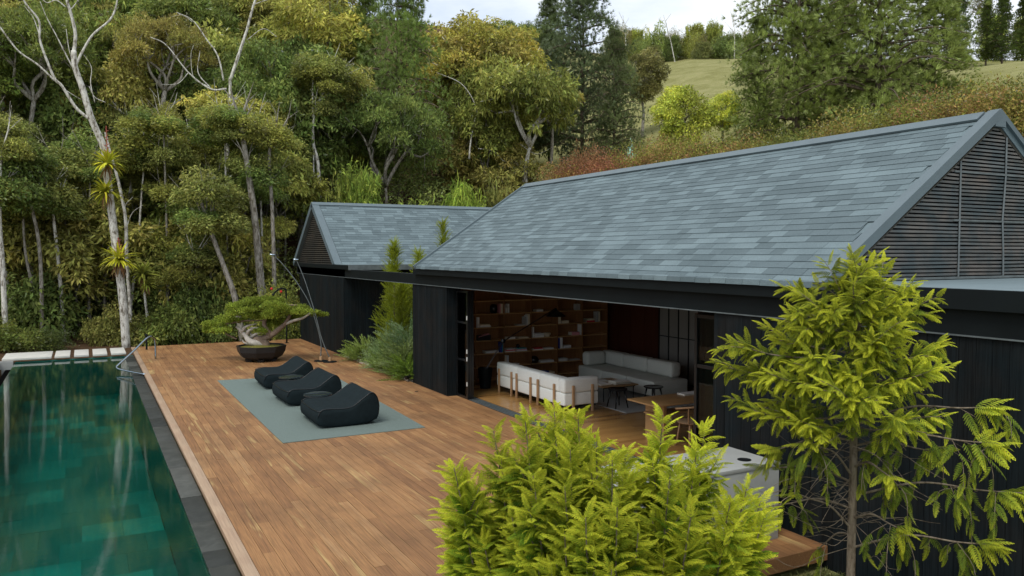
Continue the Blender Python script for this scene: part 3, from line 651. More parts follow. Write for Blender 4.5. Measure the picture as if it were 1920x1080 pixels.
mb = MB(); slab_hexa(mb, Vector((WX0, WYR, ZWR))-UPS*.18+NS*.02, XA, UPS, NS, WX1-WX0, .185, .03); mb.build('ridge_cap', 'roof_metal', wroof)
wg = MB().prism([(WY0+.12, ZW0-.15), (WYR, ZWR-.16), (WY1+.0, ZW0-.15)], 'x', WX0+.14, WX0+.2).build('gable', 'dark_void', wing)
z = 3.0
while z < 5.1:
    yl = WYR-(ZWR-.22-z)/math.tan(AW); yr = WYR+(ZWR-.22-z)/math.tan(AW)
    cuts = [yl]+[p for p in (29.5, 30.6, 31.7) if yl+.1 < p < yr-.1]+[yr]
    for a, b_ in zip(cuts, cuts[1:]):
        if b_-a > .1: MB().box(WX0+.1, WX0+.135, a+.015, b_-.015, z, z+.045).build('slat', 'slat_wood_far', wg)
    z += .075
MB().box(7.66, 7.74, 25.65, 33.3, 2.945, 3.09).build('fascia', 'black_steel', wing)
MB().box(7.66, 15, 25.62, 25.7, 2.93, 3.10).build('fascia', 'ledge_metal', wing)
MB().box(7.70, 15, 25.68, 27.6, 3.0, 3.11).build('flat_roof', 'flat_roof', wing)
MB().box(7.74, 15, 26.3, 33, 2.66, 2.95).build('upper_wall', 'black_steel', wing)

# interior shell
fl = MB().box(8.05, 14, 2, 19.85, -.1, -.02).build('interior_floor', 'black_steel'); tag(fl, kind='structure')
fb = MB(); y = 7.5; n_ = 0
while y < 19.8:
    x = 8.32-random.uniform(0, 1.2)
    while x < 13.9:
        l = random.uniform(1.4, 2.4); a, b_ = max(x, 8.32), min(x+l, 13.9)
        if b_-a > .03:
            if y > 11.5 and n_ < 290: box('floorboard', 'floor_wood', (a, b_-.003, y, y+.157, -.02, .0), fl); n_ += 1
            else: fb.box(a, b_-.003, y, y+.157, -.02, .0)
        x += l
    y += .16
tag(fb.build('floorboard', 'floor_wood', fl), kind='stuff')
MB().box(7.97, 14, 1, 19.9, 2.67, 2.71).build('ceiling', 'ceiling_bounce', house)
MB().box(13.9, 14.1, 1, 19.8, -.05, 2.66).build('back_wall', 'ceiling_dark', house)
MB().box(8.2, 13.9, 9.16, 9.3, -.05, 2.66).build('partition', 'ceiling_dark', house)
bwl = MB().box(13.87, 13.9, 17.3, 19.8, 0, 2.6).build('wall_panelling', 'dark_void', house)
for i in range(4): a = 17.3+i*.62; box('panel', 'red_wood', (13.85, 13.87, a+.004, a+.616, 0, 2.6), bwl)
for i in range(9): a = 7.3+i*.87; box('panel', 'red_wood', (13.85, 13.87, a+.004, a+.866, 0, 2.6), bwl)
win = MB().box(13.82, 13.84, 15.2, 17.2, .05, 2.45).build('window', 'paper_screen', house)
for i in range(6): a = 15.2+i*.4; MB().box(13.795, 13.82, a-.012, a+.012, .05, 2.45).build('frame_bar', 'black_steel', win)
for z in (.06, 1.25, 2.28, 2.43): MB().box(13.793, 13.82, 15.2, 17.2, z-.012, z+.012).build('frame_bar', 'black_steel', win)
# sliding door track, stacks of folded glass doors
tk = MB().box(8.0, 8.31, 8.5, 17.78, -.03, -.006).build('door_track', 'black_steel', house)
for i in range(4): MB().box(8.03+i*.07, 8.05+i*.07, 8.5, 17.78, -.006, .006).build('rail', 'ledge_metal', tk)
for ya, yb in ((17.10, 17.76), (8.50, 9.12)):
    for i in range(3):
        x = 7.985+i*.058; dl = MB().box(x, x+.05, ya, ya+.05, .01, 2.6).build('door_leaf', 'black_gloss', house)
        MB().box(x+.02, x+.03, ya+.05, yb-.05, .08, 2.54).build('pane', 'glass', dl); MB().box(x, x+.05, yb-.05, yb, .01, 2.6).build('stile', 'black_gloss', dl)
        for z in (.01, .9, 1.8, 2.54): MB().box(x+.005, x+.045, ya+.05, yb-.05, z, z+.05).build('rail', 'black_gloss', dl)
        if i == 0:
            for z in (.32, .92, 1.1, 1.9): MB().box(x-.012, x, ya+.005, ya+.03, z, z+.1).build('hinge', 'white_plastic', dl)

# ------------------------------------------------------------------ bookcase and books
BY = 19.42
bx = [9.32, 10.19, 11.05, 11.92, 12.78, 13.64]; bz = [.02, .36, .73, 1.09, 1.45, 1.82, 2.18, 2.54]
bc = empty('bookcase', (11.1, 19.6, 0), 'brown wooden wall bookcase of open shelves filling the end of the living room', 'bookcase')
MB().box(8.42, bx[-1], 19.74, 19.78, 0, 2.58).build('back_panel', 'shelf_back', bc)
for x in [8.42]+bx: MB().box(x-.014, x+.014, BY, 19.74, 0, 2.58).build('upright', 'shelf_back', bc)
for z in bz:
    for a, b_ in zip([8.42]+bx, bx): MB().box(a+.014, b_-.014, BY+.004, 19.74, z-.013, z+.013).build('shelf', 'shelf_wood', bc)
cols = {'white': (.88, .87, .83), 'cream': (.78, .70, .52), 'grey': (.45, .45, .44), 'red': (.6, .03, .05), 'pink': (.75, .32, .36), 'blue': (.03, .06, .36), 'teal': (.04, .38, .48), 'black': (.012, .012, .012), 'brown': (.14, .08, .04), 'silver': (.72, .73, .72)}
for c, v in cols.items(): plain('cover_'+c, v, .5, var=.08, vscale=9)
plain('pages', (.66, .62, .52), .8)
ordn = ['lowest', 'second lowest', 'third lowest', 'middle', 'third highest', 'second highest', 'top']
bays = ['first', 'second', 'third', 'fourth', 'fifth', 'sixth']
def book_flat(x, w, z, h, c, d=.22):
    r = MB(); r.box(x, x+w, BY+.05, BY+.05+d, z, z+.004).box(x, x+w, BY+.05, BY+.05+d, z+h-.004, z+h).box(x, x+w, BY+.05, BY+.055, z+.004, z+h-.004); return r
def book(bay, row, kind, u, w, h, c, lvl=0, note=''):
    z = bz[row]+.0135+lvl; x = bx[bay]+.02+u
    where = f'{bays[bay]} bay, {ordn[row]} shelf'
    if kind == 'flat':
        lab = f'{c} book lying flat, {where}{note}'; e = empty('book', (x+w/2, BY+.16, z), lab, 'book', 'books on the shelves')
        book_flat(x, w, z, h, c).build('cover', 'cover_'+c, e); MB().box(x+.004, x+w-.004, BY+.056, BY+.262, z+.0045, z+h-.0045).build('pages', 'pages', e)
    else:
        lab = f'{c} book standing upright, {where}{note}'; e = empty('book', (x+w/2, BY+.14, z), lab, 'book', 'books on the shelves')
        MB().box(x, x+.003, BY+.05, BY+.22, z, z+h).box(x+w-.003, x+w, BY+.05, BY+.22, z, z+h).box(x+.003, x+w-.003, BY+.05, BY+.054, z, z+h).build('cover', 'cover_'+c, e)
        MB().box(x+.0035, x+w-.0035, BY+.055, BY+.215, z+.003, z+h-.005).build('pages', 'pages', e)
B = [(0, 4, 'up', .03, .03, .29, 'silver', 0, ', slimmer'), (0, 4, 'up', .07, .045, .28, 'white', 0, ''), (0, 4, 'flat', .13, .33, .05, 'white', 0, ', lower of two'), (0, 4, 'flat', .15, .28, .035, 'cream', .05, ', upper of two'),
     (0, 5, 'up', .74, .03, .25, 'pink', 0, ''), (0, 5, 'up', .78, .05, .26, 'cream', 0, ''), (1, 5, 'up', .0, .05, .24, 'grey', 0, ''), (1, 5, 'up', .06, .035, .14, 'white', 0, ', short'), (1, 5, 'up', .14, .028, .25, 'white', 0, ', tall'),
     (0, 2, 'flat', .30, .4, .06, 'silver', 0, ''), (0, 2, 'up', .78, .035, .28, 'blue', 0, ''), (0, 2, 'up', .82, .04, .29, 'teal', 0, ''),
     (1, 4, 'flat', .42, .3, .03, 'silver', 0, ''), (1, 4, 'up', .66, .05, .24, 'grey', 0, ''), (1, 4, 'up', .73, .03, .28, 'silver', 0, ''), (1, 4, 'up', .77, .05, .31, 'cream', 0, ''),
     (1, 3, 'flat', .06, .30, .05, 'white', 0, ''), (1, 3, 'flat', .46, .32, .03, 'cream', 0, ''),
     (1, 2, 'flat', .04, .32, .03, 'white', 0, ', bottom of the left pile'), (1, 2, 'flat', .06, .3, .03, 'red', .03, ', in the left pile'), (1, 2, 'flat', .08, .28, .03, 'silver', .06, ', top of the left pile'),
     (1, 2, 'flat', .40, .33, .03, 'silver', 0, ', bottom of the right pile'), (1, 2, 'flat', .40, .33, .03, 'pink', .03, ', in the right pile'), (1, 2, 'flat', .42, .3, .025, 'teal', .06, ', top of the right pile'),
     (1, 1, 'up', .01, .07, .25, 'cream', 0, ''), (1, 1, 'up', .10, .05, .27, 'silver', 0, ''), (1, 1, 'flat', .16, .32, .03, 'white', 0, ''),
     (2, 5, 'flat', .18, .22, .06, 'silver', 0, ''), (2, 3, 'up', .06, .04, .3, 'white', 0, ''), (2, 3, 'flat', .12, .3, .055, 'white', 0, ', lower of two'), (2, 3, 'flat', .12, .3, .055, 'silver', .055, ', upper of two'),
     (2, 2, 'flat', .08, .32, .03, 'white', 0, ''), (2, 2, 'flat', .1, .3, .025, 'red', .03, ''), (2, 2, 'flat', .44, .31, .04, 'silver', 0, ''),
     (2, 1, 'flat', .32, .44, .06, 'silver', 0, ''), (2, 0, 'flat', .3, .3, .09, 'blue', 0, ''), (2, 0, 'flat', .48, .3, .06, 'cream', .0, ''),
     (3, 4, 'up', -.01, .13, .27, 'cream', 0, ''), (3, 4, 'flat', .15, .24, .08, 'cream', 0, ''),
     (3, 2, 'up', .06, .03, .3, 'blue', 0, ''), (3, 2, 'up', .1, .08, .31, 'white', 0, ''), (3, 2, 'flat', .2, .27, .08, 'silver', 0, ''),
     (3, 1, 'flat', .05, .3, .08, 'silver', 0, ''), (3, 1, 'flat', .42, .36, .03, 'grey', 0, ''), (3, 3, 'flat', .50, .26, .09, 'pink', 0, ''), (3, 3, 'up', .80, .04, .31, 'silver', 0, ''),
     (3, 5, 'up', .66, .12, .18, 'grey', 0, ''), (4, 4, 'up', .5, .06, .3, 'grey', 0, ''), (4, 4, 'up', .58, .04, .3, 'cream', 0, ''), (4, 4, 'flat', .15, .28, .05, 'red', 0, ', lower of two'), (4, 4, 'flat', .15, .28, .05, 'cream', .05, ', upper of two')]
for b_ in B: book(*b_)
def vase(name, lab, catg, x, z, prof, mat): tag(MB().lathe([(r, z+h) for r, h in prof], x, BY+.16, 16).build(name, mat, smooth=True), lab, catg)
RND = lambda r, s=1.: [(max(.01, r*math.sin(a)), r*s*(1-math.cos(a))) for a in [PI*i/8 for i in range(9)]]
vase('ball_vase', 'glossy dark round vase on two piled books, second bay of the bookcase', 'vase', bx[1]+.52, bz[2]+.0985, RND(.055), 'black_gloss')
vase('round_helmet', 'large black dome on the second lowest shelf, third bay of the bookcase', 'bowl', bx[2]+.17, bz[1]+.0135, [(.13, 0), (.15, .08), (.13, .15), (.08, .19), (.02, .2)], 'black_gloss')
vase('dark_jar', 'black rounded jar left of the books on the second highest shelf, first bay', 'jar', bx[0]+.62, bz[5]+.0135, [(.08, 0), (.11, .1), (.1, .2), (.05, .25)], 'black_gloss')
vase('footed_bowl', 'small cream bowl on feet beside flat books, third bay of the bookcase', 'bowl', bx[2]+.60, bz[3]+.0135, [(.09, 0), (.08, .05), (.12, .06), (.12, .10), (.02, .10)], 'cover_cream')
dc = empty('record_box', (9.6, 19.5, bz[3]+.0135), 'open black box with a pink sleeve tilted in it, first bay of the bookcase', 'box')
MB().box(9.40, 9.80, BY+.04, BY+.2, bz[3]+.0135, bz[3]+.16).build('case', 'cover_black', dc); MB().hexa([(9.42, BY+.03, bz[3]+.11), (9.75, BY+.03, bz[3]+.18), (9.75, BY+.2, bz[3]+.18), (9.42, BY+.2, bz[3]+.11), (9.42, BY+.03, bz[3]+.13), (9.75, BY+.03, bz[3]+.2), (9.75, BY+.2, bz[3]+.2), (9.42, BY+.2, bz[3]+.13)]).build('sleeve', 'cover_pink', dc)

# ------------------------------------------------------------------ living room furniture
s1 = empty('sofa', (9.6, 16.2, 0), 'white corner sofa seen from behind with light oak posts around its back', 'sofa')
SX0, SX1, SY0, SY1 = 9.15, 10.05, 14.62, 17.85
nb = 3; st = (SY1-SY0)/nb
for i in range(nb): MB().box(SX0, SX1, SY0+i*st+.004, SY0+(i+1)*st-.004, .15, .43).build('seat', 'sofa_white', s1, smooth=True, bevel=.035, seg=3)
for i in range(nb): MB().box(SX0-.01, SX0+.26, SY0+i*st+(.24 if i == 0 else .003), SY0+(i+1)*st-.003, .432, .75).build('back_cushion', 'sofa_white', s1, smooth=True, bevel=.05, seg=3)
MB().box(SX0-.01, SX1, SY0-.01, SY0+.24, .432, .75).build('arm', 'sofa_white', s1, smooth=True, bevel=.05, seg=3)
MB().box(SX0+.05, SX1-.05, SY0+.05, SY1-.05, .11, .15).build('base_frame', 'black_steel', s1)
for yy in (17.66, 17.0, 16.74, 16.06, 15.72, 15.0): MB().box(SX0-.055, SX0-.012, yy-.026, yy+.026, 0, .60).build('leg', 'oak', s1, bevel=.006)
for xx in (9.36, 9.86): MB().box(xx-.026, xx+.026, SY0-.055, SY0-.012, 0, .60).build('leg', 'oak', s1, bevel=.006)
s2 = empty('sofa', (12.4, 16.5, 0), 'long pale grey sofa against the dark rear of the living room', 'sofa')
TX0, TX1, TY0, TY1 = 11.9, 12.95, 15.0, 18.3; st = (TY1-TY0)/3
for i in range(3): MB().box(TX0, TX1, TY0+i*st+.004, TY0+(i+1)*st-.004, .06, .42).build('seat', 'sofa_grey', s2, smooth=True, bevel=.035, seg=3)
for i in range(3): MB().box(TX1-.32, TX1+.01, TY0+.25+i*(st-.083), TY0+.25+(i+1)*(st-.083)-.006, .422, .80).build('back_cushion', 'sofa_grey', s2, smooth=True, bevel=.09, seg=4)
MB().box(TX0+.1, TX1-.33, TY1-.3, TY1, .422, .80).build('arm', 'sofa_grey', s2, smooth=True, bevel=.09, seg=4)
tag(MB().box(10.35, 13.2, 14.0, 18.6, .001, .014).build('living_room_rug', 'rug_grey'), 'pale grey rug under the coffee table in the living room', 'rug')
ct = empty('coffee_table', (11, 15.8, 0), 'low slatted wooden coffee table with thin black legs between the sofas', 'coffee table')
for i in range(13): a = 15.15+i*.085; MB().box(10.55, 11.55, a, a+.065, .36, .385).build('slat', 'table_wood', ct)
MB().box(10.6, 11.5, 15.2, 15.24, .33, .36).box(10.6, 11.5, 16.1, 16.14, .33, .36).build('frame', 'black_steel', ct)
for x in (10.62, 11.48):
    for y in (15.25, 16.1): MB().tube([(x, y, 0.014), (x, y, .34)], .012, 6).build('leg', 'black_steel', ct)
for i, (x, y, w, d, h, c, lab) in enumerate([(10.62, 15.35, .3, .4, .02, 'white', 'open white magazine at the left end of the coffee table'), (10.8, 15.75, .34, .26, .03, 'silver', 'pale book with a picture cover on the coffee table middle'), (11.0, 15.3, .42, .3, .035, 'white', 'white book stacked on a black one on the coffee table')]):
    e = empty('book', (x, y, .386), lab, 'book'); z0 = .386+(.031 if i == 2 else 0)
    MB().box(x, x+w, y, y+d, z0, z0+.004).box(x, x+w, y, y+d, z0+h-.004, z0+h).build('cover', 'cover_'+c, e); MB().box(x+.004, x+w-.004, y+.004, y+d-.004, z0+.004, z0+h-.004).build('pages', 'pages', e)
e = empty('book', (11.2, 15.45, .386), 'black book underneath the white book on the coffee table', 'book'); MB().box(10.99, 11.44, 15.28, 15.62, .386, .39).box(10.99, 11.44, 15.28, 15.62, .412, .4165).build('cover', 'cover_black', e); MB().box(10.995, 11.435, 15.285, 15.615, .39, .412).build('pages', 'pages', e)
def stool(x, y, lab):
    e = empty('stool', (x, y, 0), lab, 'stool', 'black stools in the living room')
    MB().lathe([(.05, .40), (.2, .405), (.23, .43), (.22, .445), (.05, .435)], x, y, 18).build('seat', 'black_gloss', e, smooth='auto')
    for k in range(4):
        a = PI/4+k*PI/2; MB().tube([(x+.15*math.cos(a), y+.15*math.sin(a), .41), (x+.24*math.cos(a), y+.24*math.sin(a), .0)], [.022, .014], 8).build('leg', 'black_gloss', e, smooth=True)
stool(10.55, 14.6, 'black stool with splayed legs in front of the slatted coffee table'); stool(11.45, 14.45, 'black stool farther right, just behind the wooden dining table')
dt = empty('dining_table', (10.3, 11.7, 0), 'rectangular wooden dining table with panel legs and a lower shelf', 'table')
MB().box(9.0, 11.4, 11.3, 12.15, .715, .745).build('tabletop', 'table_wood', dt, bevel=.006)
for x in (9.35, 10.95): MB().box(x-.03, x+.03, 11.45, 12.0, 0, .715).build('leg', 'table_wood', dt)
MB().box(9.2, 11.2, 11.55, 11.9, .50, .525).build('lower_shelf', 'table_wood', dt)
e = empty('book', (10.5, 12.0, .746), 'flat white book on the far edge of the dining table', 'book'); MB().box(10.15, 10.6, 11.85, 12.08, .7455, .749).box(10.15, 10.6, 11.85, 12.08, .765, .769).build('cover', 'cover_silver', e); MB().box(10.155, 10.595, 11.855, 12.075, .749, .765).build('pages', 'pages', e)
ch = empty('dining_chair', (9.6, 11.05, 0), 'round-backed bentwood chair with a woven seat at the dining table', 'chair')
cx, cy = 9.6, 11.05
MB().lathe([(.05, .44), (.24, .445), (.25, .46), (.1, .455)], cx, cy, 20).build('seat', 'rattan', ch, smooth='auto')
for k in range(4): a = PI/4+k*PI/2; MB().tube([(cx+.18*math.cos(a), cy+.18*math.sin(a), .45), (cx+.25*math.cos(a), cy+.25*math.sin(a), 0)], .016, 8).build('leg', 'oak', ch, smooth=True)
MB().tube([(cx+.29*math.cos(a), cy+.29*math.sin(a)-.02, .72+.06*math.sin(-a)) for a in [R_(-200+220*i/20) for i in range(21)]], .017, 8).build('back_rail', 'oak', ch, smooth=True)
for a in (-140, -90, -40): a = R_(a); MB().tube([(cx+.22*math.cos(a), cy+.22*math.sin(a), .45), (cx+.29*math.cos(a), cy+.29*math.sin(a)-.02, .72+.06*math.sin(-a))], .012, 6).build('spindle', 'oak', ch)
fan = empty('floor_fan', (13.15, 14.7, 0), 'round black floor fan standing at the right end of the grey sofa', 'fan')
MB().tube([(13.1, 14.62, .12), (13.1, 14.7, .12)], .03, 8).build('base', 'black_gloss', fan)
ring = [(13.12+.0*math.cos(a), 14.7+.19*math.cos(a), .42+.24*math.sin(a)) for a in [2*PI*i/24 for i in range(25)]]
MB().tube(ring, .03, 8).build('ring', 'black_gloss', fan, smooth=True); MB().tube([(13.12, 14.7, 0.0), (13.12, 14.7, .2)], [.1, .03], 10).build('foot', 'black_gloss', fan)
for k in range(4): a = k*PI/2+.4; MB().tube([(13.12, 14.7, .42), (13.12, 14.7+.17*math.cos(a), .42+.21*math.sin(a))], [.05, .02], 6).build('blade', 'black_gloss', fan)
fp = empty('floor_lamp', (9.1, 18.4, 0), 'large black swing-arm floor lamp with bucket base and cone shade beside the bookcase', 'lamp')
MB().lathe([(.14, 0), (.19, .5), (.19, .52), (.17, .52), (.15, .4)], 9.1, 18.4, 20).build('base', 'black_steel', fp, smooth='auto')
for d in (0, .05): MB().tube([(9.1, 18.38+d, .45), (9.62, 18.38+d, 1.18), (9.62, 18.38+d, 1.18), (11.1, 18.2+d, 2.0)], .008, 6).build('arm', 'black_gloss', fp)
MB().lathe([(.05, 1.14), (.06, 1.18), (.05, 1.24)], 9.62, 18.42, 10).build('joint', 'black_gloss', fp)
MB().lathe([(.27, 1.80), (.26, 1.82), (.15, 1.9), (.05, 1.96), (.02, 2.02)], 11.12, 18.22, 24).build('lamp_shade', 'black_gloss', fp, smooth='auto')

# ------------------------------------------------------------------ deck furniture
tag(MB().add([(3.15, 14.75, .002), (5.95, 14.75, .002), (6.2, 22.5, .002), (3.15, 22.9, .002), (3.15, 14.75, .012), (5.95, 14.75, .012), (6.2, 22.5, .012), (3.15, 22.9, .012)], [(0, 3, 2, 1), (4, 5, 6, 7), (0, 1, 5, 4), (1, 2, 6, 5), (2, 3, 7, 6), (3, 0, 4, 7)]).build('outdoor_rug', 'rug_green'), 'grey-green woven rug on the deck under three loungers', 'rug')
def lounger():
    root = empty('lounge_chair', (0, 0, 0)); w = 1.42
    prof = [(.03, .0), (-.03, .10), (-.06, .23), (-.01, .35), (.11, .392), (.36, .378), (.56, .375), (.71, .41), (.85, .50), (.99, .60), (1.09, .66), (1.17, .65), (1.24, .55), (1.28, .36), (1.26, .18), (1.21, 0)]
    n_ = len(prof); st_ = [(-1, .94), (-.985, .975), (-.93, .995), (-.6, 1.01), (-.2, 1.015), (.2, 1.015), (.6, 1.01), (.93, .995), (.985, .975), (1, .94)]; v, f = [], []
    cx_, cz_ = .6, .25
    for s_, k in st_:
        for i, (x, z) in enumerate(prof):
            kk = k if z > .01 else 1-(1-k)*.6; dip = -.035*(1-s_*s_)*(1 if 3 <= i <= 12 else 0)*(1.2 if 8 <= i <= 11 else .5)
            puff = .012*math.sin(i*1.9+s_*4)
            v.append((cx_+(x-cx_)*kk+puff*.3, s_*w/2, max(0, cz_+(z-cz_)*kk+dip)))
    m_ = len(st_)
    for a in range(m_-1):
        for i in range(n_): j = (i+1) % n_; f.append((a*n_+i, a*n_+j, (a+1)*n_+j, (a+1)*n_+i))
    # end caps bulge outward a little
    for e, sg in ((0, -1), (m_-1, 1)):
        k0 = len(v)
        for q in range(n_): p = v[e*n_+q]; v.append((cx_+(p[0]-cx_)*.75, p[1]+sg*.03, cz_-.03+(p[2]-cz_)*.72))
        for i in range(n_): j = (i+1) % n_; f.append((e*n_+i, e*n_+j, k0+j, k0+i))
        f.append(tuple(k0+i for i in range(n_)))
    mbx = MB(); mbx.add(v, f); body = mbx.build('cushion', 'lounger_fabric', root, smooth=True, origin=(0, 0, 0))
    md = body.modifiers.new('sub', 'SUBSURF'); md.levels = 1; md.render_levels = 1
    for e in (0, m_-1):
        pts = [Vector(v[e*n_+i]) for i in range(2, 15)]; pts = [p+Vector((0, (-1 if e == 0 else 1)*.002, .004)) for p in pts]
        MB().tube(curve(pts, 36), .007, 6).build('piping', 'black_gloss', root, smooth=True)
    pts = [Vector(v[a*n_+3])+Vector((-.006, 0, .002)) for a in range(m_)]; MB().tube(curve(pts, 20), .007, 6).build('piping', 'black_gloss', root, smooth=True)
    return root
def copy_tree(o, parent=None):
    c = o.copy(); COL.objects.link(c); 
    if parent: c.parent = parent
    for k in list(o.children): copy_tree(k, c)
    return c
lg = lounger(); G = 'black fabric lounge chairs on the rug'
for i, (x, y, a, lab) in enumerate([(4.02, 16.25, 0, 'black cushion lounge chair nearest the rug\'s front edge'), (3.98, 18.85, R_(1.5), 'black cushion lounge chair in the middle of the three on the rug'), (4.0, 21.42, R_(-1), 'black cushion lounge chair farthest back, nearest the bonsai pot')]):
    o = lg if i == 0 else copy_tree(lg); o.location = (x, y, .012); o.rotation_euler.z = a; tag(o, lab, 'lounge chair', G)
def side_table(x, y, lab):
    e = empty('side_table', (x, y, .012), lab, 'side table', 'low round tables between the lounge chairs')
    MB().lathe([(.14, .012), (.16, .03), (.10, .06), (.09, .33), (.14, .38), (.05, .38)], x, y, 24).build('base', 'black_gloss', e, smooth='auto')
    MB().lathe([(.24, .38), (.31, .395), (.31, .41), (.29, .405), (.02, .40)], x, y, 32).build('tabletop', 'dark_glass', e, smooth='auto')
side_table(4.5, 20.02, 'dark round glass-topped table between the two farther lounge chairs'); side_table(4.45, 17.27, 'dark round glass-topped table between the two nearer lounge chairs')
# arching twin floor lamps
al = empty('arc_lamp', (6.75, 25.2, 0), 'twin thin black arching outdoor lamps on round bases beside the black wall', 'lamp')
for (bx_, by_, tx, ty, tz, c) in ((6.68, 25.5, 5.32, 25.7, 3.33, .35), (6.88, 25.15, 5.95, 25.0, 3.22, .16)):
    MB().lathe([(.22, 0), (.22, .02), (.05, .035), (.03, .05)], bx_, by_, 28).build('base', 'black_steel', al, smooth='auto')
    MB().tube([(bx_, by_-.03, .04), (bx_, by_-.03, .16)], .05, 10).build('clamp', 'oak', al)
    route = ((600, 641), (589, 597), (577, 564), (554, 526), (528, 493), (512, 478)) if c > .3 else ((602, 636), (591, 592), (582, 560), (570, 522), (556, 487))
    pts = curve([(bx_, by_, .12)]+[P3(a_, b_, math.hypot(bx_, by_)) for a_, b_ in route], 36); tx, ty, tz = pts[-1]
    MB().tube(pts, lerp(.019, .012, len(pts)), 6).build('rod', 'ledge_metal', al, smooth=True)
    MB().tube([(tx-.1, ty, tz+.02), (tx+.06, ty, tz-.02)], [.02, .045], 10).build('lamp_head', 'chrome', al, smooth=True)
sh_ = empty('outdoor_shower', (6.88, 31.3, 0), 'slim black outdoor shower pipe with hooked top behind the bonsai', 'shower')
MB().tube(curve([(6.88, 31.3, 0), (6.88, 31.3, 1.9), (6.84, 31.3, 2.08), (6.7, 31.3, 2.13), (6.5, 31.3, 2.02), (6.42, 31.3, 1.93)], 30), .03, 8).build('pipe', 'black_steel', sh_, smooth=True)
MB().tube([(6.43, 31.3, 1.94), (6.36, 31.3, 1.86)], [.03, .05], 10).build('shower_head', 'black_steel', sh_); MB().lathe([(.08, 0), (.08, .015), (.03, .02)], 6.88, 31.3, 16).build('base_plate', 'black_steel', sh_)
sh3 = empty('bollard', (6.55, 32.2, 0), 'short black post left of the outdoor shower at the deck edge', 'post'); MB().tube([(6.45, 32.3, 0), (6.45, 32.3, .45)], .04, 8).build('post', 'black_steel', sh3)
# outdoor island
isl = empty('outdoor_counter', (5.9, 7.35, 0), 'pale concrete outdoor counter with a round black inset behind the yellow-green shrub', 'counter')
MB().box(4.3, 7.43, 6.93, 7.80, .0, .90).build('body', 'concrete', isl, bevel=.006); MB().box(4.29, 7.44, 6.92, 7.81, .90, .95).build('countertop', 'concrete', isl, bevel=.006)
MB().lathe([(.085, .951), (.085, .956), (.07, .956), (.069, .953), (.01, .953)], 7.12, 7.2, 24).build('inset', 'black_gloss', isl, smooth='auto')
for i, (x, y, lab) in enumerate([(7.29, 29.1, 'tiny round metal floor light near the far black wall'), (7.33, 18.74, 'tiny round metal floor light in the deck before the plank wall')]):
    tag(MB().lathe([(.045, .002), (.045, .008), (.02, .008)], x, y, 16).build('floor_light', 'chrome'), lab, 'light')
sl = empty('spotlight', (7.7, 20.3, 0), 'small black garden spotlight at the corner of the plank wall', 'spotlight')
MB().tube([(7.72, 20.3, 0), (7.72, 20.3, .12)], .012, 6).build('stake', 'black_gloss', sl); MB().tube([(7.62, 20.28, .12), (7.78, 20.3, .16)], .06, 12).build('head', 'black_gloss', sl, smooth='auto')

# ------------------------------------------------------------------ bonsai
PX, PY = 5.02, 26.55
bz_ = empty('bonsai_pot', (PX, PY, 0), 'large black eight-sided bonsai pot on short feet', 'pot')
o8 = R_(22.5); PR = [(.50, .07), (.66, .16), (.76, .32), (.79, .46), (.80, .50), (.73, .50), (.71, .44)]
MB().lathe(PR, PX, PY, 8, o8).build('bowl', 'pot_black', bz_); MB().lathe([(.70, .40), (.70, .455), (.3, .50), (.05, .52)], PX, PY, 20).build('soil', 'moss', bz_, smooth='auto')
for k in range(6): a = k*PI/3+.3; MB().tube([(PX+.42*math.cos(a), PY+.42*math.sin(a), 0), (PX+.44*math.cos(a), PY+.44*math.sin(a), .1)], [.10, .13], 6).build('foot', 'pot_black', bz_)
bt = empty('bonsai_tree', (PX, PY, .48), 'old juniper bonsai with bleached twisted deadwood and flat green foliage pads', 'bonsai')
R3 = Vector((math.cos(YAW), -math.sin(YAW), 0)); D3 = Vector((math.sin(YAW), math.cos(YAW), 0)); BO = Vector((PX, PY, 0))
def bp(s, z, d=0): return BO+R3*s+D3*d+Vector((0, 0, z))
MB().tube(curve([bp(.15, .45), bp(.1, .62), bp(-.2, .66), bp(.25, .78), bp(.55, 1.0), bp(.80, 1.22), bp(.95, 1.5)], 24), lerp(.14, .05, 25), 9).build('trunk', 'bonsai_bark', bt, smooth=True)
MB().tube(curve([bp(.1, .55, .05), bp(-.3, .62, -.1), bp(-.5, .80, 0), bp(-.72, 1.02, .05), bp(-.85, 1.1, .1)], 20), lerp(.13, .03, 21), 9).build('deadwood', 'deadwood', bt, smooth=True)
for q in ([(-.45, .7), (-.2, .85), (.05, .98), (-.1, 1.07), (-.35, 1.08)], [(-.5, .8), (-.35, 1.0), (-.1, 1.06), (.12, 1.12)], [(-.62, .95), (-.45, 1.12), (-.15, 1.2)], [(.0, .5), (-.3, .52), (-.55, .58), (-.62, .66)], [(.3, .82), (-.1, .76), (-.45, .9), (-.6, 1.12)]):
    pts = curve([bp(a, b, random.uniform(-.1, .1)) for a, b in q], 14); MB().tube(pts, lerp(.06, .014, len(pts)), 7).build('deadwood', 'deadwood', bt, smooth=True)
MB().tube(curve([bp(.8, 1.2), bp(1.05, 1.3), bp(1.35, 1.38), bp(1.62, 1.55)], 12), lerp(.055, .03, 13), 8).build('branch', 'deadwood', bt, smooth=True)
MB().tube(curve([bp(.3, .8), bp(.1, 1.2), bp(.2, 1.5), bp(.1, 1.7)], 12), lerp(.10, .03, 13), 8).build('branch', 'bonsai_bark', bt, smooth=True)
for q in ([(.1, 1.5), (-.3, 1.7), (-.8, 1.7)], [(.1, 1.3), (-.5, 1.3), (-1.1, 1.2), (-1.5, 1.15)], [(.2, 1.6), (.6, 1.8), (1.2, 1.8)], [(-.8, .7), (-1.1, .85), (-1.4, 1.0)]): MB().tube(curve([bp(a, b) for a, b in q], 8), .025, 6).build('branch', 'bonsai_bark', bt, smooth=True)
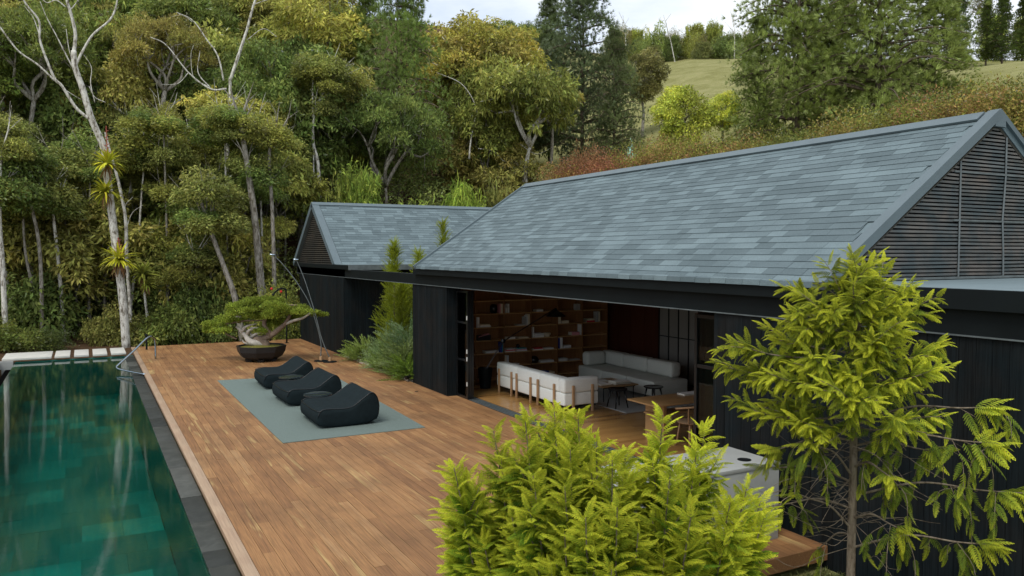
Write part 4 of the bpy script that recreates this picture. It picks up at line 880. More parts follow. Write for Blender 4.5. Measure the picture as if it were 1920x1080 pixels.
pads = [(-.25, 2.0, .55), (.25, 2.0, .5), (-.45, 1.7, .5), (.5, 1.72, .5), (.1, 1.4, .5), (.85, 1.62, .45), (.0, 2.08, .4), (.65, 1.9, .5), (-.55, 1.85, .45), (.0, 1.75, .55), (1.1, 1.72, .5), (1.5, 1.66, .42), (1.8, 1.5, .3), (-.7, 1.55, .42), (-.2, 1.5, .45), (.45, 1.55, .5), (.95, 1.45, .4), (.3, 1.2, .38), (.75, 1.25, .32), (-1.15, 1.32, .45), (-1.5, 1.2, .42), (-1.2, 1.02, .38), (-1.65, .98, .3), (-.85, 1.28, .35), (.1, 1.02, .3)]
rng = np.random.default_rng(5)
pp = []
for (s, z, r) in pads:
    z = z if z < 1.45 else 1.45+(z-1.45)*.82; r *= .9
    c = bp(s, z, random.uniform(-.45, .45))
    for k in range(5):
        a = random.uniform(0, 2*PI); q = c+Vector((math.cos(a)*r*.5, math.sin(a)*r*.5, random.uniform(-.06, .04))); pp.append(clump(tuple(q), r*.55, 400, .38, -.5, .07, .026, -.45))
v, f, _ = cat(pp); o = link('foliage', npmesh('foliage', v-np.array([PX, PY, .48]), f), bt, (PX, PY, .48), 'needle'); o.color = (.28, .34, .05, 1); o['kind'] = 'stuff'

# ------------------------------------------------------------------ feathery plants (foreground and planting bed)
def frond_t(L_=.30, pairs=13, fl=.09, fw=.020, curl=.6, teeth=5, sag=.35):
    """Feathery frond: a midrib with paired fingers, each finger edged with tiny leaflets."""
    v, f, ag = [], [], []
    def addtri(a, b_, c, g_): k = len(v); v.extend([a, b_, c]); f.append([k, k+1, k+2]); ag.extend([g_]*3)
    mid = lambda t_: np.array([L_*t_, 0, -sag*L_*t_*t_])
    for i in range(8): t0, t1 = i/8, (i+1)/8; w = .0025; a, b_ = mid(t0), mid(t1); addtri(a+[0, w, 0], a-[0, w, 0], b_, .3)
    for i in range(pairs+1):
        t_ = .10+.9*i/pairs; p = mid(t_); l = fl*math.sin(PI*min(1, .28+.62*t_))*(1 if i < pairs else .8); ang = R_(62-34*t_)
        for sg in ((-1, 1) if i < pairs else (0,)):
            d = np.array([math.cos(ang), sg*math.sin(ang), 0]) if sg else np.array([1., 0, 0]); l2 = l*rng.uniform(.85, 1.1)
            fp_ = lambda u: p+d*l2*u+np.array([0, 0, -curl*l2*u*u*.9+.12*l2*u]); sd_ = np.cross(d, [0, 0, 1.])
            us = (0, .3, .68, 1.); ws = (.35, 1., .95, .35); cc = [fp_(u) for u in us]
            for k in range(3):
                g_ = .12+.55*t_+.35*us[k+1]-.15; w0, w1 = fw*.5*ws[k], fw*.5*ws[k+1]; dz = np.array([0, 0, -.25])
                addtri(cc[k], cc[k]+(sd_+dz)*w0, cc[k+1], g_); addtri(cc[k]+(sd_+dz)*w0, cc[k+1]+(sd_+dz)*w1, cc[k+1], g_)
                addtri(cc[k], cc[k+1], cc[k]+(-sd_+dz)*w0, g_); addtri(cc[k]+(-sd_+dz)*w0, cc[k+1], cc[k+1]+(-sd_+dz)*w1, g_)
    return np.array(v), np.array(f), np.array(ag)
rng = np.random.default_rng(11)
FR = [frond_t(.27, 10, .070, .017, .9, 3, .4), frond_t(.24, 9, .064, .016, 1.2, 3, .6), frond_t(.29, 11, .074, .017, .7, 3, .25)]
def fronds(P_, D_, S_, A_, up=None, roll=.5):
    P_, D_, S_, A_ = map(np.array, (P_, D_, S_, A_)); k = rng.integers(0, 3, len(P_)); out = []
    for i in range(3):
        s = k == i
        if s.any():
            tv, tf, ta = FR[i]; out.append(scatter(tv, tf, frames(D_[s], None if up is None else up[s], roll), P_[s], S_[s], A_[s], ta))
    return cat(out)
def plume(axis, n, l0, l1, spread0, spread1, age0, age1, hang=0., side=None):
    P_, D_, S_, A_ = [], [], [], []; m_ = len(axis)-1
    for i in range(n):
        t_ = (i+.5)/n; q = t_*m_; k = min(int(q), m_-1); p = axis[k].lerp(axis[k+1], q-k); d = (axis[k+1]-axis[k]).normalized()
        a = i*2.4+random.uniform(-.4, .4); e = Vector((0, 0, 1)) if abs(d.z) < .8 else Vector((1, 0, 0)); s_ = d.cross(e).normalized(); u_ = s_.cross(d)
        rad = s_*math.cos(a)+u_*math.sin(a)
        if side: rad = s_*(1 if i % 2 else -1)*.9+u_*random.uniform(-.25, .3); rad.normalize()
        sp__ = spread0+(spread1-spread0)*t_; dd = d*math.cos(sp__)+rad*math.sin(sp__)+Vector((0, 0, -hang*(1-t_*.5)))+Vector([random.uniform(-.12, .12) for _ in range(3)])
        P_.append(tuple(p)); D_.append(tuple(dd.normalized())); S_.append((l0+(l1-l0)*t_)*random.uniform(.8, 1.15)); A_.append(age0+(age1-age0)*t_+random.uniform(-.3, .22))
    return P_, D_, S_, A_
def add4(A, B_):
    for a, b_ in zip(A, B_): a.extend(b_)
# A: bright shrub in front
SHR = 5.0; bx0, by0 = pos(1135, SHR); sb = Vector((bx0, by0, -.25))
shrub = empty('feathery_shrub', sb, 'large bright yellow-green feathery shrub in the foreground hiding part of the deck', 'shrub')
acc = ([], [], [], []); stems = MB(); random.seed(21)
tops = [(1175, 835, .1, .9), (1120, 815, -.1, .9), (960, 855, .1, .8), (850, 985, .1, .7), (905, 1005, -.1, .6), (1070, 830, -.2, .9), (1230, 845, .1, .8), (1010, 800, .3, .9), (1280, 960, .2, .7), (870, 890, .1, .8), (1060, 770, .5, .9), (1400, 985, .0, .6), (1040, 758, .1, 1.1), (985, 775, -.2, .9), (1085, 765, .3, 1), (925, 795, .1, .75), (850, 865, 0, .8), (880, 905, .25, .8), (835, 930, .2, .6), (1245, 765, .1, .95), 
        (1325, 792, .25, .85), (1310, 830, -.05, .9), (1405, 905, .1, .7), (1432, 930, .35, .6), (1375, 930, -.25, .8), (1440, 960, .1, .6), (1150, 850, -.35, .9), (1190, 880, .0, .9), (1000, 880, -.45, .8), (1060, 900, -.5, .8), (1260, 880, -.4, .8),
        (1100, 960, -.75, .7), (1160, 940, -.7, .7), (1200, 990, -.6, .7), (1060, 990, -.6, .6), (960, 960, -.3, .7), (1300, 960, -.5, .7), (1250, 1040, -.5, .6), (1360, 1030, -.3, .6), (1150, 1060, -.8, .6), (1010, 1060, -.5, .6), (1030, 820, .45, .8), 
        (1240, 930, .2, .7), (930, 910, .4, .7), (1110, 880, .1, .8), (1320, 900, .4, .7), (980, 930, .1, .7)]
for (px, py, dd, ln) in tops:
    r = SHR+dd; tip = Vector(P3(px, py+10, r)); root = sb+Vector((random.uniform(-.12, .12), random.uniform(-.12, .12), .35)); out_ = (tip-root); out_.z = 0
    mid = root.lerp(tip, .5)+out_*.22; ax = curve([root, mid, tip+Vector((0, 0, -.02))], 18); n_ = len(ax); st0 = max(0, int(n_*.52)); stems.tube(ax, lerp(.016, .003, n_), 5, False)
    sub = ax[st0:]; add4(acc, plume(sub, int(104*ln), .76, .46, 1.1, .62, -.6, .52, .03))
    for b_ in range(5):                                     # side shoots, rising beside the leader
        k = int(n_*(.5+.085*b_)); p = ax[k]; d = (ax[min(k+1, n_-1)]-ax[k-1]).normalized(); a = random.uniform(0, 2*PI)
        tipb = p+(d*1.0+Vector((math.cos(a)*.75, math.sin(a)*.75, .3))).normalized()*random.uniform(.2, .36)*ln; axb = curve([p, p.lerp(tipb, .5)+Vector((0, 0, -.02)), tipb], 6)
        stems.tube(axb, lerp(.005, .002, len(axb)), 4, False); add4(acc, plume(axb, 17, .62, .42, 1.0, .6, -.5, .5, .03))
    for b_ in range(3):                                     # older drooping fronds below
        k = int(n_*random.uniform(.35, .6)); a = random.uniform(0, 2*PI); p = ax[k]; tipb = p+Vector((math.cos(a)*.22, math.sin(a)*.22, random.uniform(-.12, .03))); axb = curve([p, p.lerp(tipb, .5)+Vector((0, 0, .03)), tipb], 6)
        stems.tube(axb, .003, 4, False); add4(acc, plume(axb, 9, .9, .6, .9, .35, -.7, -.2, .4))
v, f, a_ = fronds(*acc); o = link('foliage', npmesh('foliage', v-np.array(sb), f, a_), shrub, sb, 'frond'); o.color = (.13, .225, .02, 1); o['kind'] = 'stuff'
stems.build('stem', 'bark_young', shrub, smooth=True)
# B: slim young tree to the right
TR = 7.0; tx0, ty0 = pos(1604, TR); tb_ = Vector((tx0, ty0, -.3)); random.seed(5)
ytree = empty('young_feathery_tree', tb_, 'slender young tree with feathery yellow-green fronds before the black plank wall', 'tree')
trunk_ax = curve([tb_, Vector(P3(1607, 860, TR)), Vector(P3(1603, 720, TR)), Vector(P3(1612, 600, TR)), Vector(P3(1612, 535, TR))], 24)
MB().tube(trunk_ax, lerp(.040, .006, len(trunk_ax)), 10).build('trunk', 'bark_young', ytree, smooth=True)
acc = ([], [], [], []); br = MB()
def tz(py): return Vector(P3(1607, py, TR))
BR = [(548, 1600, 512, .0), (552, 1628, 514, .1), (550, 1615, 510, -.1), (560, 1570, 532, -.1), (565, 1650, 535, .1), (590, 1500, 545, .1), (590, 1700, 545, -.1), (610, 1480, 590, -.3), (610, 1715, 580, .3), (600, 1600, 530, -.4), (600, 1620, 540, .4), (640, 1440, 615, .2), (650, 1375, 645, -.1), (660, 1755, 650, .1), (650, 1690, 620, -.4),
      (680, 1365, 690, .1), (690, 1765, 690, -.2), (700, 1440, 700, -.5), (700, 1520, 660, -.5), (690, 1640, 640, -.5), (720, 1700, 720, .45), (730, 1480, 760, .4), (760, 1410, 770, -.1), (770, 1500, 790, -.45), (770, 1600, 745, -.6), (780, 1700, 790, -.4),
      (640, 1560, 600, .5), (660, 1660, 640, .5), (700, 1560, 700, .5), (740, 1620, 700, -.5), (620, 1540, 580, -.4), (640, 1640, 590, -.3)]
LOW = [(800, 1875, 765, .1, .95), (840, 1880, 835, -.1, .9), (830, 1450, 850, -.2, .7), (935, 1935, 930, .0, 1.0), (1035, 1880, 1030, -.2, .8), (850, 1760, 850, .4, .6), (910, 1430, 880, .2, .25), (960, 1450, 955, .1, .2), (1000, 1500, 930, -.3, .25), (900, 1520, 830, -.5, .5), (980, 1700, 1000, -.4, .5), (1010, 1540, 1040, .2, .25), (880, 1680, 900, -.5, .7)]
for (ps_, px, py, dd) in BR:
    s_ = tz(ps_+25); e = Vector(P3(px, py, TR+dd)); m_ = s_.lerp(e, .6)+Vector((0, 0, -.05)); ax = curve([s_, m_, e], 12); l = (e-s_).length
    br.tube(ax, lerp(.010, .003, len(ax)), 5, False); add4(acc, plume(ax[3:], int(14+l*20), .70, .46, 1.15, .6, -.45, .42, .12, side=False))
    for b_ in range(int(2+l*3.2)):
        k = random.randint(4, len(ax)-2); d = (ax[k+1]-ax[k]).normalized(); s2_ = d.cross(Vector((0, 0, 1)))*(random.choice((-1, 1))); tip = ax[k]+(d*.8+s2_*.8+Vector((0, 0, random.uniform(-.25, .2)))).normalized()*random.uniform(.18, .36)
        axb = curve([ax[k], ax[k].lerp(tip, .5)+Vector((0, 0, .015)), tip], 6); br.tube(axb, .003, 4, False); add4(acc, plume(axb, 12, .62, .40, 1.05, .5, -.35, .4, .12))
for (ps_, px, py, dd, dens) in LOW:
    s_ = tz(ps_); e = Vector(P3(px, py, TR+dd)); l = (e-s_).length; m_ = s_.lerp(e, .4)+Vector((0, 0, .05+.04*l)); ax = curve([s_, m_, s_.lerp(e, .75)+Vector((0, 0, .03)), e], 18)
    br.tube(ax, lerp(.010, .004, len(ax)), 6, False)
    for b_ in range(int((3+l*5.5)*dens)):                     # hanging twigs with fronds
        k = random.randint(4, len(ax)-1); a = random.uniform(0, 2*PI); h = random.uniform(.12, .42); tip = ax[k]+Vector((math.cos(a)*.16, math.sin(a)*.16, -h)); axb = curve([ax[k], ax[k].lerp(tip, .5)+Vector((math.cos(a)*.06, math.sin(a)*.06, .03)), tip], 6)
        br.tube(axb, .003, 4, False); add4(acc, plume(axb, random.randint(3, 7), .66, .45, .9, .35, -.6, -.1, .5))
    add4(acc, plume(ax[-5:], int(14*dens), .8, .5, 1.1, .4, -.1, .3, .3))
for b_ in range(60):                                         # bare curling twigs low on the trunk
    s_ = tz(random.uniform(760, 1040)); a = random.uniform(0, 2*PI); l = random.uniform(.3, 1.0); pts = [s_]
    for k in range(1, 5): a += random.uniform(-.5, .5); pts.append(pts[-1]+Vector((math.cos(a), math.sin(a), random.uniform(-.7, .5)))*l/4)
    br.tube(curve(pts, 12), lerp(.003, .0012, 13), 4, False)
v, f, a_ = fronds(*acc, roll=.4); o = link('foliage', npmesh('foliage', v-np.array(tb_), f, a_), ytree, tb_, 'frond'); o.color = (.15, .20, .028, 1); o['kind'] = 'stuff'
br.build('branches', 'bark_young', ytree, smooth=True)
# grass around the deck end
rng = np.random.default_rng(3); n_ = 26000; gx = rng.uniform(2.0, 7.72, n_); gy = rng.uniform(2.5, 6.44, n_); gp = np.stack([gx, gy, th(gx, gy)-.01], -1)
dd = np.stack([rng.normal(0, .6, n_), rng.normal(0, .6, n_), np.ones(n_)], -1); v, f, _ = scatter(*leaf_t(.09, .010), frames(dd, None, .5), gp, rng.uniform(.5, 1.3, n_))
o = link('grass', npmesh('grass', v, f), None, (0, 0, 0), 'leaf'); o.color = (.20, .22, .055, 1); tag(o, kind='stuff')

# planting bed: junipers and upright conifers in the gap
def spray_t(L_, n, nl, w):
    v, f = [], []
    for i in range(n):
        t_ = (i+.5)/n; p = np.array([L_*t_, 0, -.25*L_*t_*t_]); a = i*2.4; e = R_(38); d = np.array([math.cos(e), math.sin(e)*math.cos(a), math.sin(e)*math.sin(a)]); s = unit(np.cross(d, [.2, .4, 1.]))*w/2; l = nl*(1.15-t_*.8); k = len(v)
        v += [p+s, p-s, p+d*l]; f.append([k, k+1, k+2])
    return np.array(v), np.array(f)
def feather_plant(name, x, y, z0, n, Rr, Hh, L_, col, lab, catg, seed, upright=False, group=None):
    r_ = np.random.default_rng(seed); tv, tf = spray_t(L_, 34, L_*.22, L_*.035); P_, D_ = [], []
    for i in range(n):
        a = r_.uniform(0, 2*PI); q = r_.uniform(0, 1)**.5; zz = r_.uniform(0, 1)
        if upright: rr = Rr*(1-zz**2.2)*q*(.75+.55*math.sin(zz*11+seed+a*1.0)); P_.append((x+math.cos(a)*rr, y+math.sin(a)*rr, z0+zz*Hh*.92)); D_.append((math.cos(a)*.6+r_.normal(0, .3), math.sin(a)*.6+r_.normal(0, .3), .9+r_.normal(0, .35)))
        else: rr = Rr*q; P_.append((x+math.cos(a)*rr*.75, y+math.sin(a)*rr*.75, z0+Hh*(1-q*q)*r_.uniform(.3, .9))); D_.append((math.cos(a)*.9+r_.normal(0, .25), math.sin(a)*.9+r_.normal(0, .25), .55+.5*(1-q)+r_.normal(0, .2)))
    v, f, _ = scatter(tv, tf, frames(np.array(D_), None, .6), np.array(P_), r_.uniform(.7, 1.2, n))
    e = empty(name, (x, y, z0), lab, catg, group); o = link('foliage', npmesh('foliage', v-np.array([x, y, z0]), f), e, (x, y, z0), 'needle'); o.color = (*col, 1); o['kind'] = 'stuff'
    MB().tube([(x, y, z0-.05), (x, y, z0+Hh*.6)], [.05, .02], 6).build('stem', 'bark_brown', e)
for i, (x, y, rr, hh, n_, c, lab) in enumerate([(8.1, 21.5, .6, 1.0, 300, (.24, .30, .09), 'juniper with arching blue-green sprays beside the near plank wall'), (8.25, 23.0, .7, 1.35, 320, (.22, .30, .12), 'tallest blue-green juniper in the middle of the planted gap'),
        (8.05, 25.0, .6, .5, 220, (.21, .27, .06), 'low spreading juniper farthest along the planted gap'), (7.98, 22.3, .6, .6, 240, (.22, .30, .08), 'low juniper spilling over the stone edging at the deck'), (7.9, 20.75, .4, .5, 170, (.19, .28, .04), 'small green juniper at the foot of the near wall corner'), (8.4, 22.0, .65, 1.7, 280, (.17, .25, .10), 'shaggy juniper deeper in the planted gap behind the others')]):
    feather_plant('juniper_shrub', x, y, 0, n_, rr, hh, .55, c, lab, 'shrub', 40+i, False, 'junipers in the planted gap')
for i, (x, y, hh, rr, n_, lab) in enumerate([(8.8, 24.4, 4.1, .40, 1100, 'tall yellow-green conifer rising through the gap under the beam'), (9.25, 23.4, 3.75, .45, 1000, 'slim conifer just right of the tall one in the gap'), (10.25, 23.8, 4.85, .3, 700, 'single pointed conifer tip showing above the shingle roof edge'), (8.98, 25.2, 3.1, .5, 800, 'conifer half hidden behind the black wing corner'), (8.62, 23.2, 2.7, .42, 900, 'dense yellow-green conifer against the near wall corner')]):
    feather_plant('upright_conifer', x, y, 0, n_, rr, hh, .30, (.27, .31, .025), lab, 'conifer', 60+i, True, 'upright conifers in the planted gap')

# ------------------------------------------------------------------ forest kit
KIT = {}
def kit(name, res, barkm, leafm='leaf'):
    cm, lm = res; cm.materials.append(M[leafm]); KIT[name] = (cm, mesh_np(lm, 'limbs_mesh', barkm))
kit('u1', crown_broad(3, 1.7, 17, 1.05, 560, .55, .55, .30, .10, seed=1), 'bark_white')
kit('u2', crown_broad(3, 2.1, 22, .95, 480, .6, .55, .28, .10, seed=2), 'bark_grey')
kit('u3', crown_broad(3, 2.6, 28, .9, 420, .62, .6, .28, .095, False, seed=3), 'bark_grey')
kit('big', crown_broad(5.5, 4.6, 64, 1.15, 520, .6, .6, .30, .10, False, .45, seed=4), 'bark_white')
kit('fine', crown_broad(3, 1.6, 26, .8, 620, .42, .1, .20, .05, seed=5), 'bark_grey')
kit('dense', crown_broad(3, 3.2, 34, .95, 460, .75, .4, .26, .11, False, .5, seed=6), 'bark_grey')
kit('pine', crown_pine(14, 3.6, 32, 34, .34, 7, bl=.026, nt_=22), 'bark_brown', 'needle')
kit('pine2', crown_pine(12, 5.2, 22, 52, .34, 8, .42, .2, bl=.024, nt_=26), 'bark_brown', 'needle')
kit('spruce', crown_pine(10, 2.6, 40, 20, .28, 9, .4, .05, bl=.035), 'bark_brown', 'needle')
BUSH = {'b1': bush_mesh(1.5, 1.8, 5200, .17, .07, .3, 1), 'b2': bush_mesh(1.5, 1.6, 4800, .22, .09, .5, 2, 18), 'weep': bush_mesh(1.6, 2.2, 8000, .24, .035, .95, 3, 12),
        'twig': bush_mesh(1.5, 2.2, 5600, .10, .045, .1, 4, 26, 0), 'hed': bush_mesh(1.6, 2.1, 15000, .075, .035, .15, 14, 30), 'bamboo': bush_mesh(1.4, 2.4, 6000, .26, .04, .6, 5, 20, 40)}
for m_ in BUSH.values(): m_.materials.append(M['leaf'])
def BRT(c, a=2.15, b=2.15, d=1.8): return (c[0]*a, c[1]*b, c[2]*d)
def tree(px, r, top, half, kind, col, lab, catg='tree', group=None, squash=1., trunkr=None, barkm=None, name='tree', lean=0, rot=None, hfac=None):
    """A tree whose crown is `half` picture pixels to a side at distance r and whose top reaches picture row `top`."""
    x, y = pos(px, r); z0 = T1(x, y)-.1; R0 = {'big': 5.5}.get(kind, 3.); s = half*dep(px, r)/FPX/R0; zt = zat(px, top, r); H0 = {'u1': 1.7, 'u2': 2.1, 'u3': 2.6, 'big': 4.6, 'fine': 1.6, 'dense': 3.2}[kind]*s*squash
    col = BRT(col) if col not in (OL, YG, MG, GG) else col
    cz = zt-H0*1.05; e = empty(name, (x, y, z0), lab, catg, group); rr = rot if rot is not None else random.uniform(0, 6.28); col = tuple(c*(1 if catg == 'x' else 1.0) for c in col)
    cm, lm = KIT[kind]
    o = link('crown', cm, e, (x, y, cz)); o.scale = (s, s, s*squash); o.rotation_euler.z = rr; o.color = (*col, 1)
    l = link('limbs', lm, e, (x, y, cz)); l.scale = (s, s, s*squash); l.rotation_euler.z = rr
    bt_ = Vector((x+lean, y, z0)); tp = Vector((x, y, cz-H0*.98)); h = tp.z-z0; tr_ = trunkr or (.035*R0*s+.05)
    if barkm: l.data = lm
    if h > .3:
        a, b_ = random.uniform(-.05, .05)*h, random.uniform(-.05, .05)*h
        t_ = MB().tube(curve([bt_, bt_.lerp(tp, .35)+Vector((a, b_, 0)), bt_.lerp(tp, .7)+Vector((-b_, a, 0)), tp], 12), lerp(tr_*1.25, tr_*.8, 13), 8).build('trunk', barkm or lm.materials[0].name, e, smooth=True)
    return e
def pine(px, r, top, bot, half, kind, col, lab, name='pine_tree', group=None, catg='pine'):
    x, y = pos(px, r); zb, zt = zat(px, bot, r), zat(px, top, r); H = {'pine': 14, 'pine2': 12, 'spruce': 10}[kind]; R0 = {'pine': 3.9, 'pine2': 5.4, 'spruce': 2.7}[kind]
    col = BRT(col, 2.4, 2.35, 2.1) if col != PB_ else col
    sz = (zt-zb)/H; s = half*dep(px, r)/FPX/R0; z0 = T1(x, y)-.2; e = empty(name, (x, y, z0), lab, catg, group); cm, lm = KIT[kind]; rr = random.uniform(0, 6.28)
    for nm, me_ in (('crown', cm), ('limbs', lm)): o = link(nm, me_, e, (x, y, zb)); o.scale = (s, s, sz); o.rotation_euler.z = rr; o.color = (*col, 1)
    if zb > z0+.2: MB().tube([(x, y, z0), (x, y, zb+.1)], [.016*H*s, .014*H*s], 8).build('trunk', 'bark_brown', e, smooth=True)
    return e
def bush(px, r, top, half, kind, col, lab, h=None, name='bush', group=None, catg='bush', zb=None):
    col = BRT(col, 1.6, 1.6, 1.4)
    x, y = pos(px, r); z0 = T1(x, y)-.1 if zb is None else zb; s = half*dep(px, r)/FPX/1.6; sz = (zat(px, top, r)-z0)/{'b1': 2., 'b2': 1.8, 'weep': 2.5, 'twig': 2.3, 'hed': 2.3, 'bamboo': 2.8}[kind]
    me_ = BUSH[kind]; e = empty(name, (x, y, z0), lab, catg, group); o = link('foliage', me_, e, (x, y, z0)); o.scale = (s, s, max(sz, .2)); o.rotation_euler.z = random.uniform(0, 6.28); o.color = (*col, 1); o['kind'] = 'stuff'
    MB().tube([(x, y, z0-.1), (x, y, z0+.6*sz)], .04, 5).build('stem', 'bark_brown', e)
OL = (.27, .275, .04); YG = (.40, .38, .055); DG = (.05, .075, .018); MG = (.17, .23, .04); BR_ = (.17, .13, .035); GG = (.26, .30, .10); BG = (.17, .24, .022); PN = (.12, .18, .045); PB_ = (.19, .24, .12)

# white-barked trees with bromeliads at the pool end
random.seed(3)
def limb(mb, pts, r0, r1, R_cam, dj=0.):
    P_ = [Vector(P3(px, py, R_cam+(q[0] if q else 0)*1.)) for (px, py, *q) in pts]; c = curve(P_, 6*len(P_)); mb.tube(c, lerp(r0*.62, r1*.6, len(c)), 8)
wt = empty('white_trunk_tree', (*pos(234, 35.2), -.3), 'tall white-barked tree carrying bromeliads at the far end of the pool', 'tree')
RR = 35.2
mb = MB(); x_, y_ = pos(234, RR); base = Vector((x_, y_, -.4))
P_ = [base]+[Vector(P3(a, b_, RR)) for a, b_ in ((229, 560), (217, 450), (205, 330), (200, 280), (178, 225), (163, 170), (150, 130), (148, 100))]; c = curve(P_, 54); mb.tube(c, lerp(.165, .095, len(c)), 12)
mb.build('trunk', 'bark_white', wt, smooth=True)
mb = MB()
for pts, r0, r1 in [([(148, 105), (152, 70), (145, 35), (136, 0), (132, -30)], .11, .07), ([(178, 228), (150, 205), (125, 165), (112, 152), (98, 118), (86, 80), (85, 45), (62, 15), (45, -20)], .10, .05, ), ([(112, 155), (80, 125), (45, 100), (15, 60), (0, 42), (-25, 10)], .06, .035),
        ([(152, 125), (165, 100), (185, 70), (215, 45), (228, 20), (234, -20)], .08, .045), ([(135, 20), (118, 8), (100, 12), (85, -5)], .04, .02), ([(145, 130), (130, 100), (118, 75), (100, 40), (88, 10)], .045, .02), ([(140, 30), (158, 8), (165, -15)], .035, .02),
        ([(85, 70), (75, 40), (60, 20)], .03, .015), ([(185, 195), (178, 160), (180, 130), (165, 105)], .03, .015), ([(205, 195), (185, 185), (175, 165)], .03, .02), ([(125, 168), (140, 178), (160, 190)], .03, .015), ([(150, 128), (140, 100), (135, 60)], .03, .015)]:
    limb(mb, pts, r0, r1, RR+random.uniform(-.3, .3)*0)
mb.build('branches', 'bark_white', wt, smooth=True)
w2 = empty('white_trunk_tree', (*pos(240, 36.2), -.3), 'thinner grey-white trunk curving up just right of the main white tree', 'tree')
mb = MB(); x_, y_ = pos(243, 36.2); P_ = [Vector((x_, y_, -.4))]+[Vector(P3(a, b_, 36.2)) for a, b_ in ((242, 560), (238, 490), (238, 420), (233, 380), (223, 330), (212, 290), (203, 250))]; c = curve(P_, 42); mb.tube(c, lerp(.08, .045, len(c)), 9); mb.build('trunk', 'bark_white', w2, smooth=True)
mb = MB(); limb(mb, [(238, 430), (250, 400), (270, 385)], .03, .012, 36.2); limb(mb, [(236, 410), (238, 385), (252, 370)], .02, .01, 36.2); mb.build('branches', 'bark_white', w2, smooth=True)
w3 = empty('thin_trunk_tree', (*pos(276, 36.), -.3), 'very thin pale trunk with a small bromeliad, right of the white tree', 'tree')
mb = MB(); x_, y_ = pos(277, 36.); P_ = [Vector((x_, y_, -.4))]+[Vector(P3(a, b_, 36.)) for a, b_ in ((275, 600), (271, 560), (268, 500))]; c = curve(P_, 12); mb.tube(c, lerp(.06, .04, len(c)), 8); mb.build('trunk', 'bark_white', w3, smooth=True)
def strap_t(L_, w, arch, n=5):
    v, f = [], []
    for i in range(n+1): t_ = i/n; ww = w*(1-t_**3)*.5*(1 if t_ < 1 else .1)+.002; v += [[L_*t_*(1-.18*arch*t_), ww, L_*(.25*t_-arch*t_*t_)+.0], [L_*t_*(1-.18*arch*t_), -ww, L_*(.25*t_-arch*t_*t_)]]
    for i in range(n): a = 2*i; f += [[a, a+1, a+3], [a, a+3, a+2]]
    return np.array(v), np.array(f)
def bromeliad(px, py, r, size, lab, spike=0, dry=12, col=(.52, .50, .04)):
    p = np.array(P3(px, py, r)); rb = np.random.default_rng(int(px+py)); e = empty('bromeliad', p, lab, 'bromeliad', 'bromeliads growing on the pale trunks'); out = []
    for k in range(90):
        a = rb.uniform(0, 2*PI); el = rb.uniform(-.35, 1.25); d = np.array([[math.cos(a)*math.cos(el), math.sin(a)*math.cos(el), math.sin(el)]]); out.append(scatter(*strap_t(size*1.15*rb.uniform(.75, 1.1), .13*size, rb.uniform(.3, .7)), frames(d, None, .15), p[None]))
    v, f, _ = cat(out); o = link('leaves', npmesh('leaves', v-p, f), e, p, 'strap'); o.color = (*col, 1)
    out = [scatter(*strap_t(size*rb.uniform(.7, 1.0), .07*size, .9), frames(np.array([[math.cos(a), math.sin(a), -.9]]), None, .3), p[None]-np.array([[0, 0, .1*size]])) for a in rb.uniform(0, 2*PI, dry)]
    v, f, _ = cat(out); o = link('dry_leaves', npmesh('leaves', v-p, f), e, p, 'strap'); o.color = (.26, .15, .07, 1)
    if spike:
        q = Vector(p); s_ = MB().tube([q, q+Vector((-.02, 0, spike))], .015, 5)
        for i in range(16): a = i*2.4; z = spike*(.3+.7*i/16); l = .22*size*(1.2-i/20); s_.tube([q+Vector((0, 0, z)), q+Vector((math.cos(a)*l, math.sin(a)*l, z+l*.35))], [.022, .006], 4)
        plain('flower_red', (.33, .085, .05), .7) if 'flower_red' not in M else None; s_.build('flower_spike', 'flower_red', e)
bromeliad(206, 310, 34.9, .72, 'highest bromeliad rosette with a tall reddish flower spike on the white trunk', 1.5)
bromeliad(202, 362, 34.9, .66, 'yellow-green bromeliad rosette just below the topmost one on the white trunk')
bromeliad(224, 488, 34.9, .78, 'largest bromeliad rosette with dry pinkish leaves low on the white trunk', .9, 26)
bromeliad(268, 515, 35.8, .66, 'drooping bromeliad on the thin trunk right of the white tree', 0, 16, (.40, .42, .07))
bromeliad(276, 535, 35.7, .45, 'smallest bromeliad, hanging under the one on the thin trunk', 0, 12, (.40, .42, .07))

# named trees (what sets each apart is in its label)
random.seed(9)
tree(462, 44, 175, 92, 'u1', YG, 'umbrella-crowned yellow-green tree on a slim pale trunk behind the bonsai', squash=1., lean=1.2)
tree(520, 43, 300, 88, 'u2', YG, 'lower yellow-green tree with pale leaf tips left of the far wing roof')
tree(492, 41.5, 405, 55, 'u1', (.18, .18, .04), 'small crown hanging low just above the bonsai tree', trunkr=.11)
tree(600, 54, -15, 105, 'u3', YG, 'large olive-crowned tree at the top edge, right of the bare white limbs')
tree(650, 49, 170, 72, 'dense', (.12, .13, .02), 'dark olive tree with wavy pale trunk left of the big pine')
broad = tree(905, 58, 35, 150, 'big', (.185, .165, .025), 'broad rounded tree with yellow-brown leaves and white limbs above the far wing', squash=.9)
tree(850, 54, 225, 82, 'u3', (.15, .13, .03), 'brownish tree standing below and left of the broad rounded one')
tree(960, 52, 270, 90, 'u3', (.145, .13, .03), 'brownish tree right behind the shingle roof end, with arching bare twigs')
tree(1035, 56, 160, 55, 'u2', (.18, .16, .03), 'small yellow-leaved tree in front of the central dark pine')
tree(1202, 74, 95, 46, 'dense', (.10, .095, .03), 'round dark brownish tree on the meadow edge right of the central pine')
tree(1278, 47, 160, 56, 'dense', (.20, .215, .02), 'bushy yellow-green tree on the slope below the meadow')
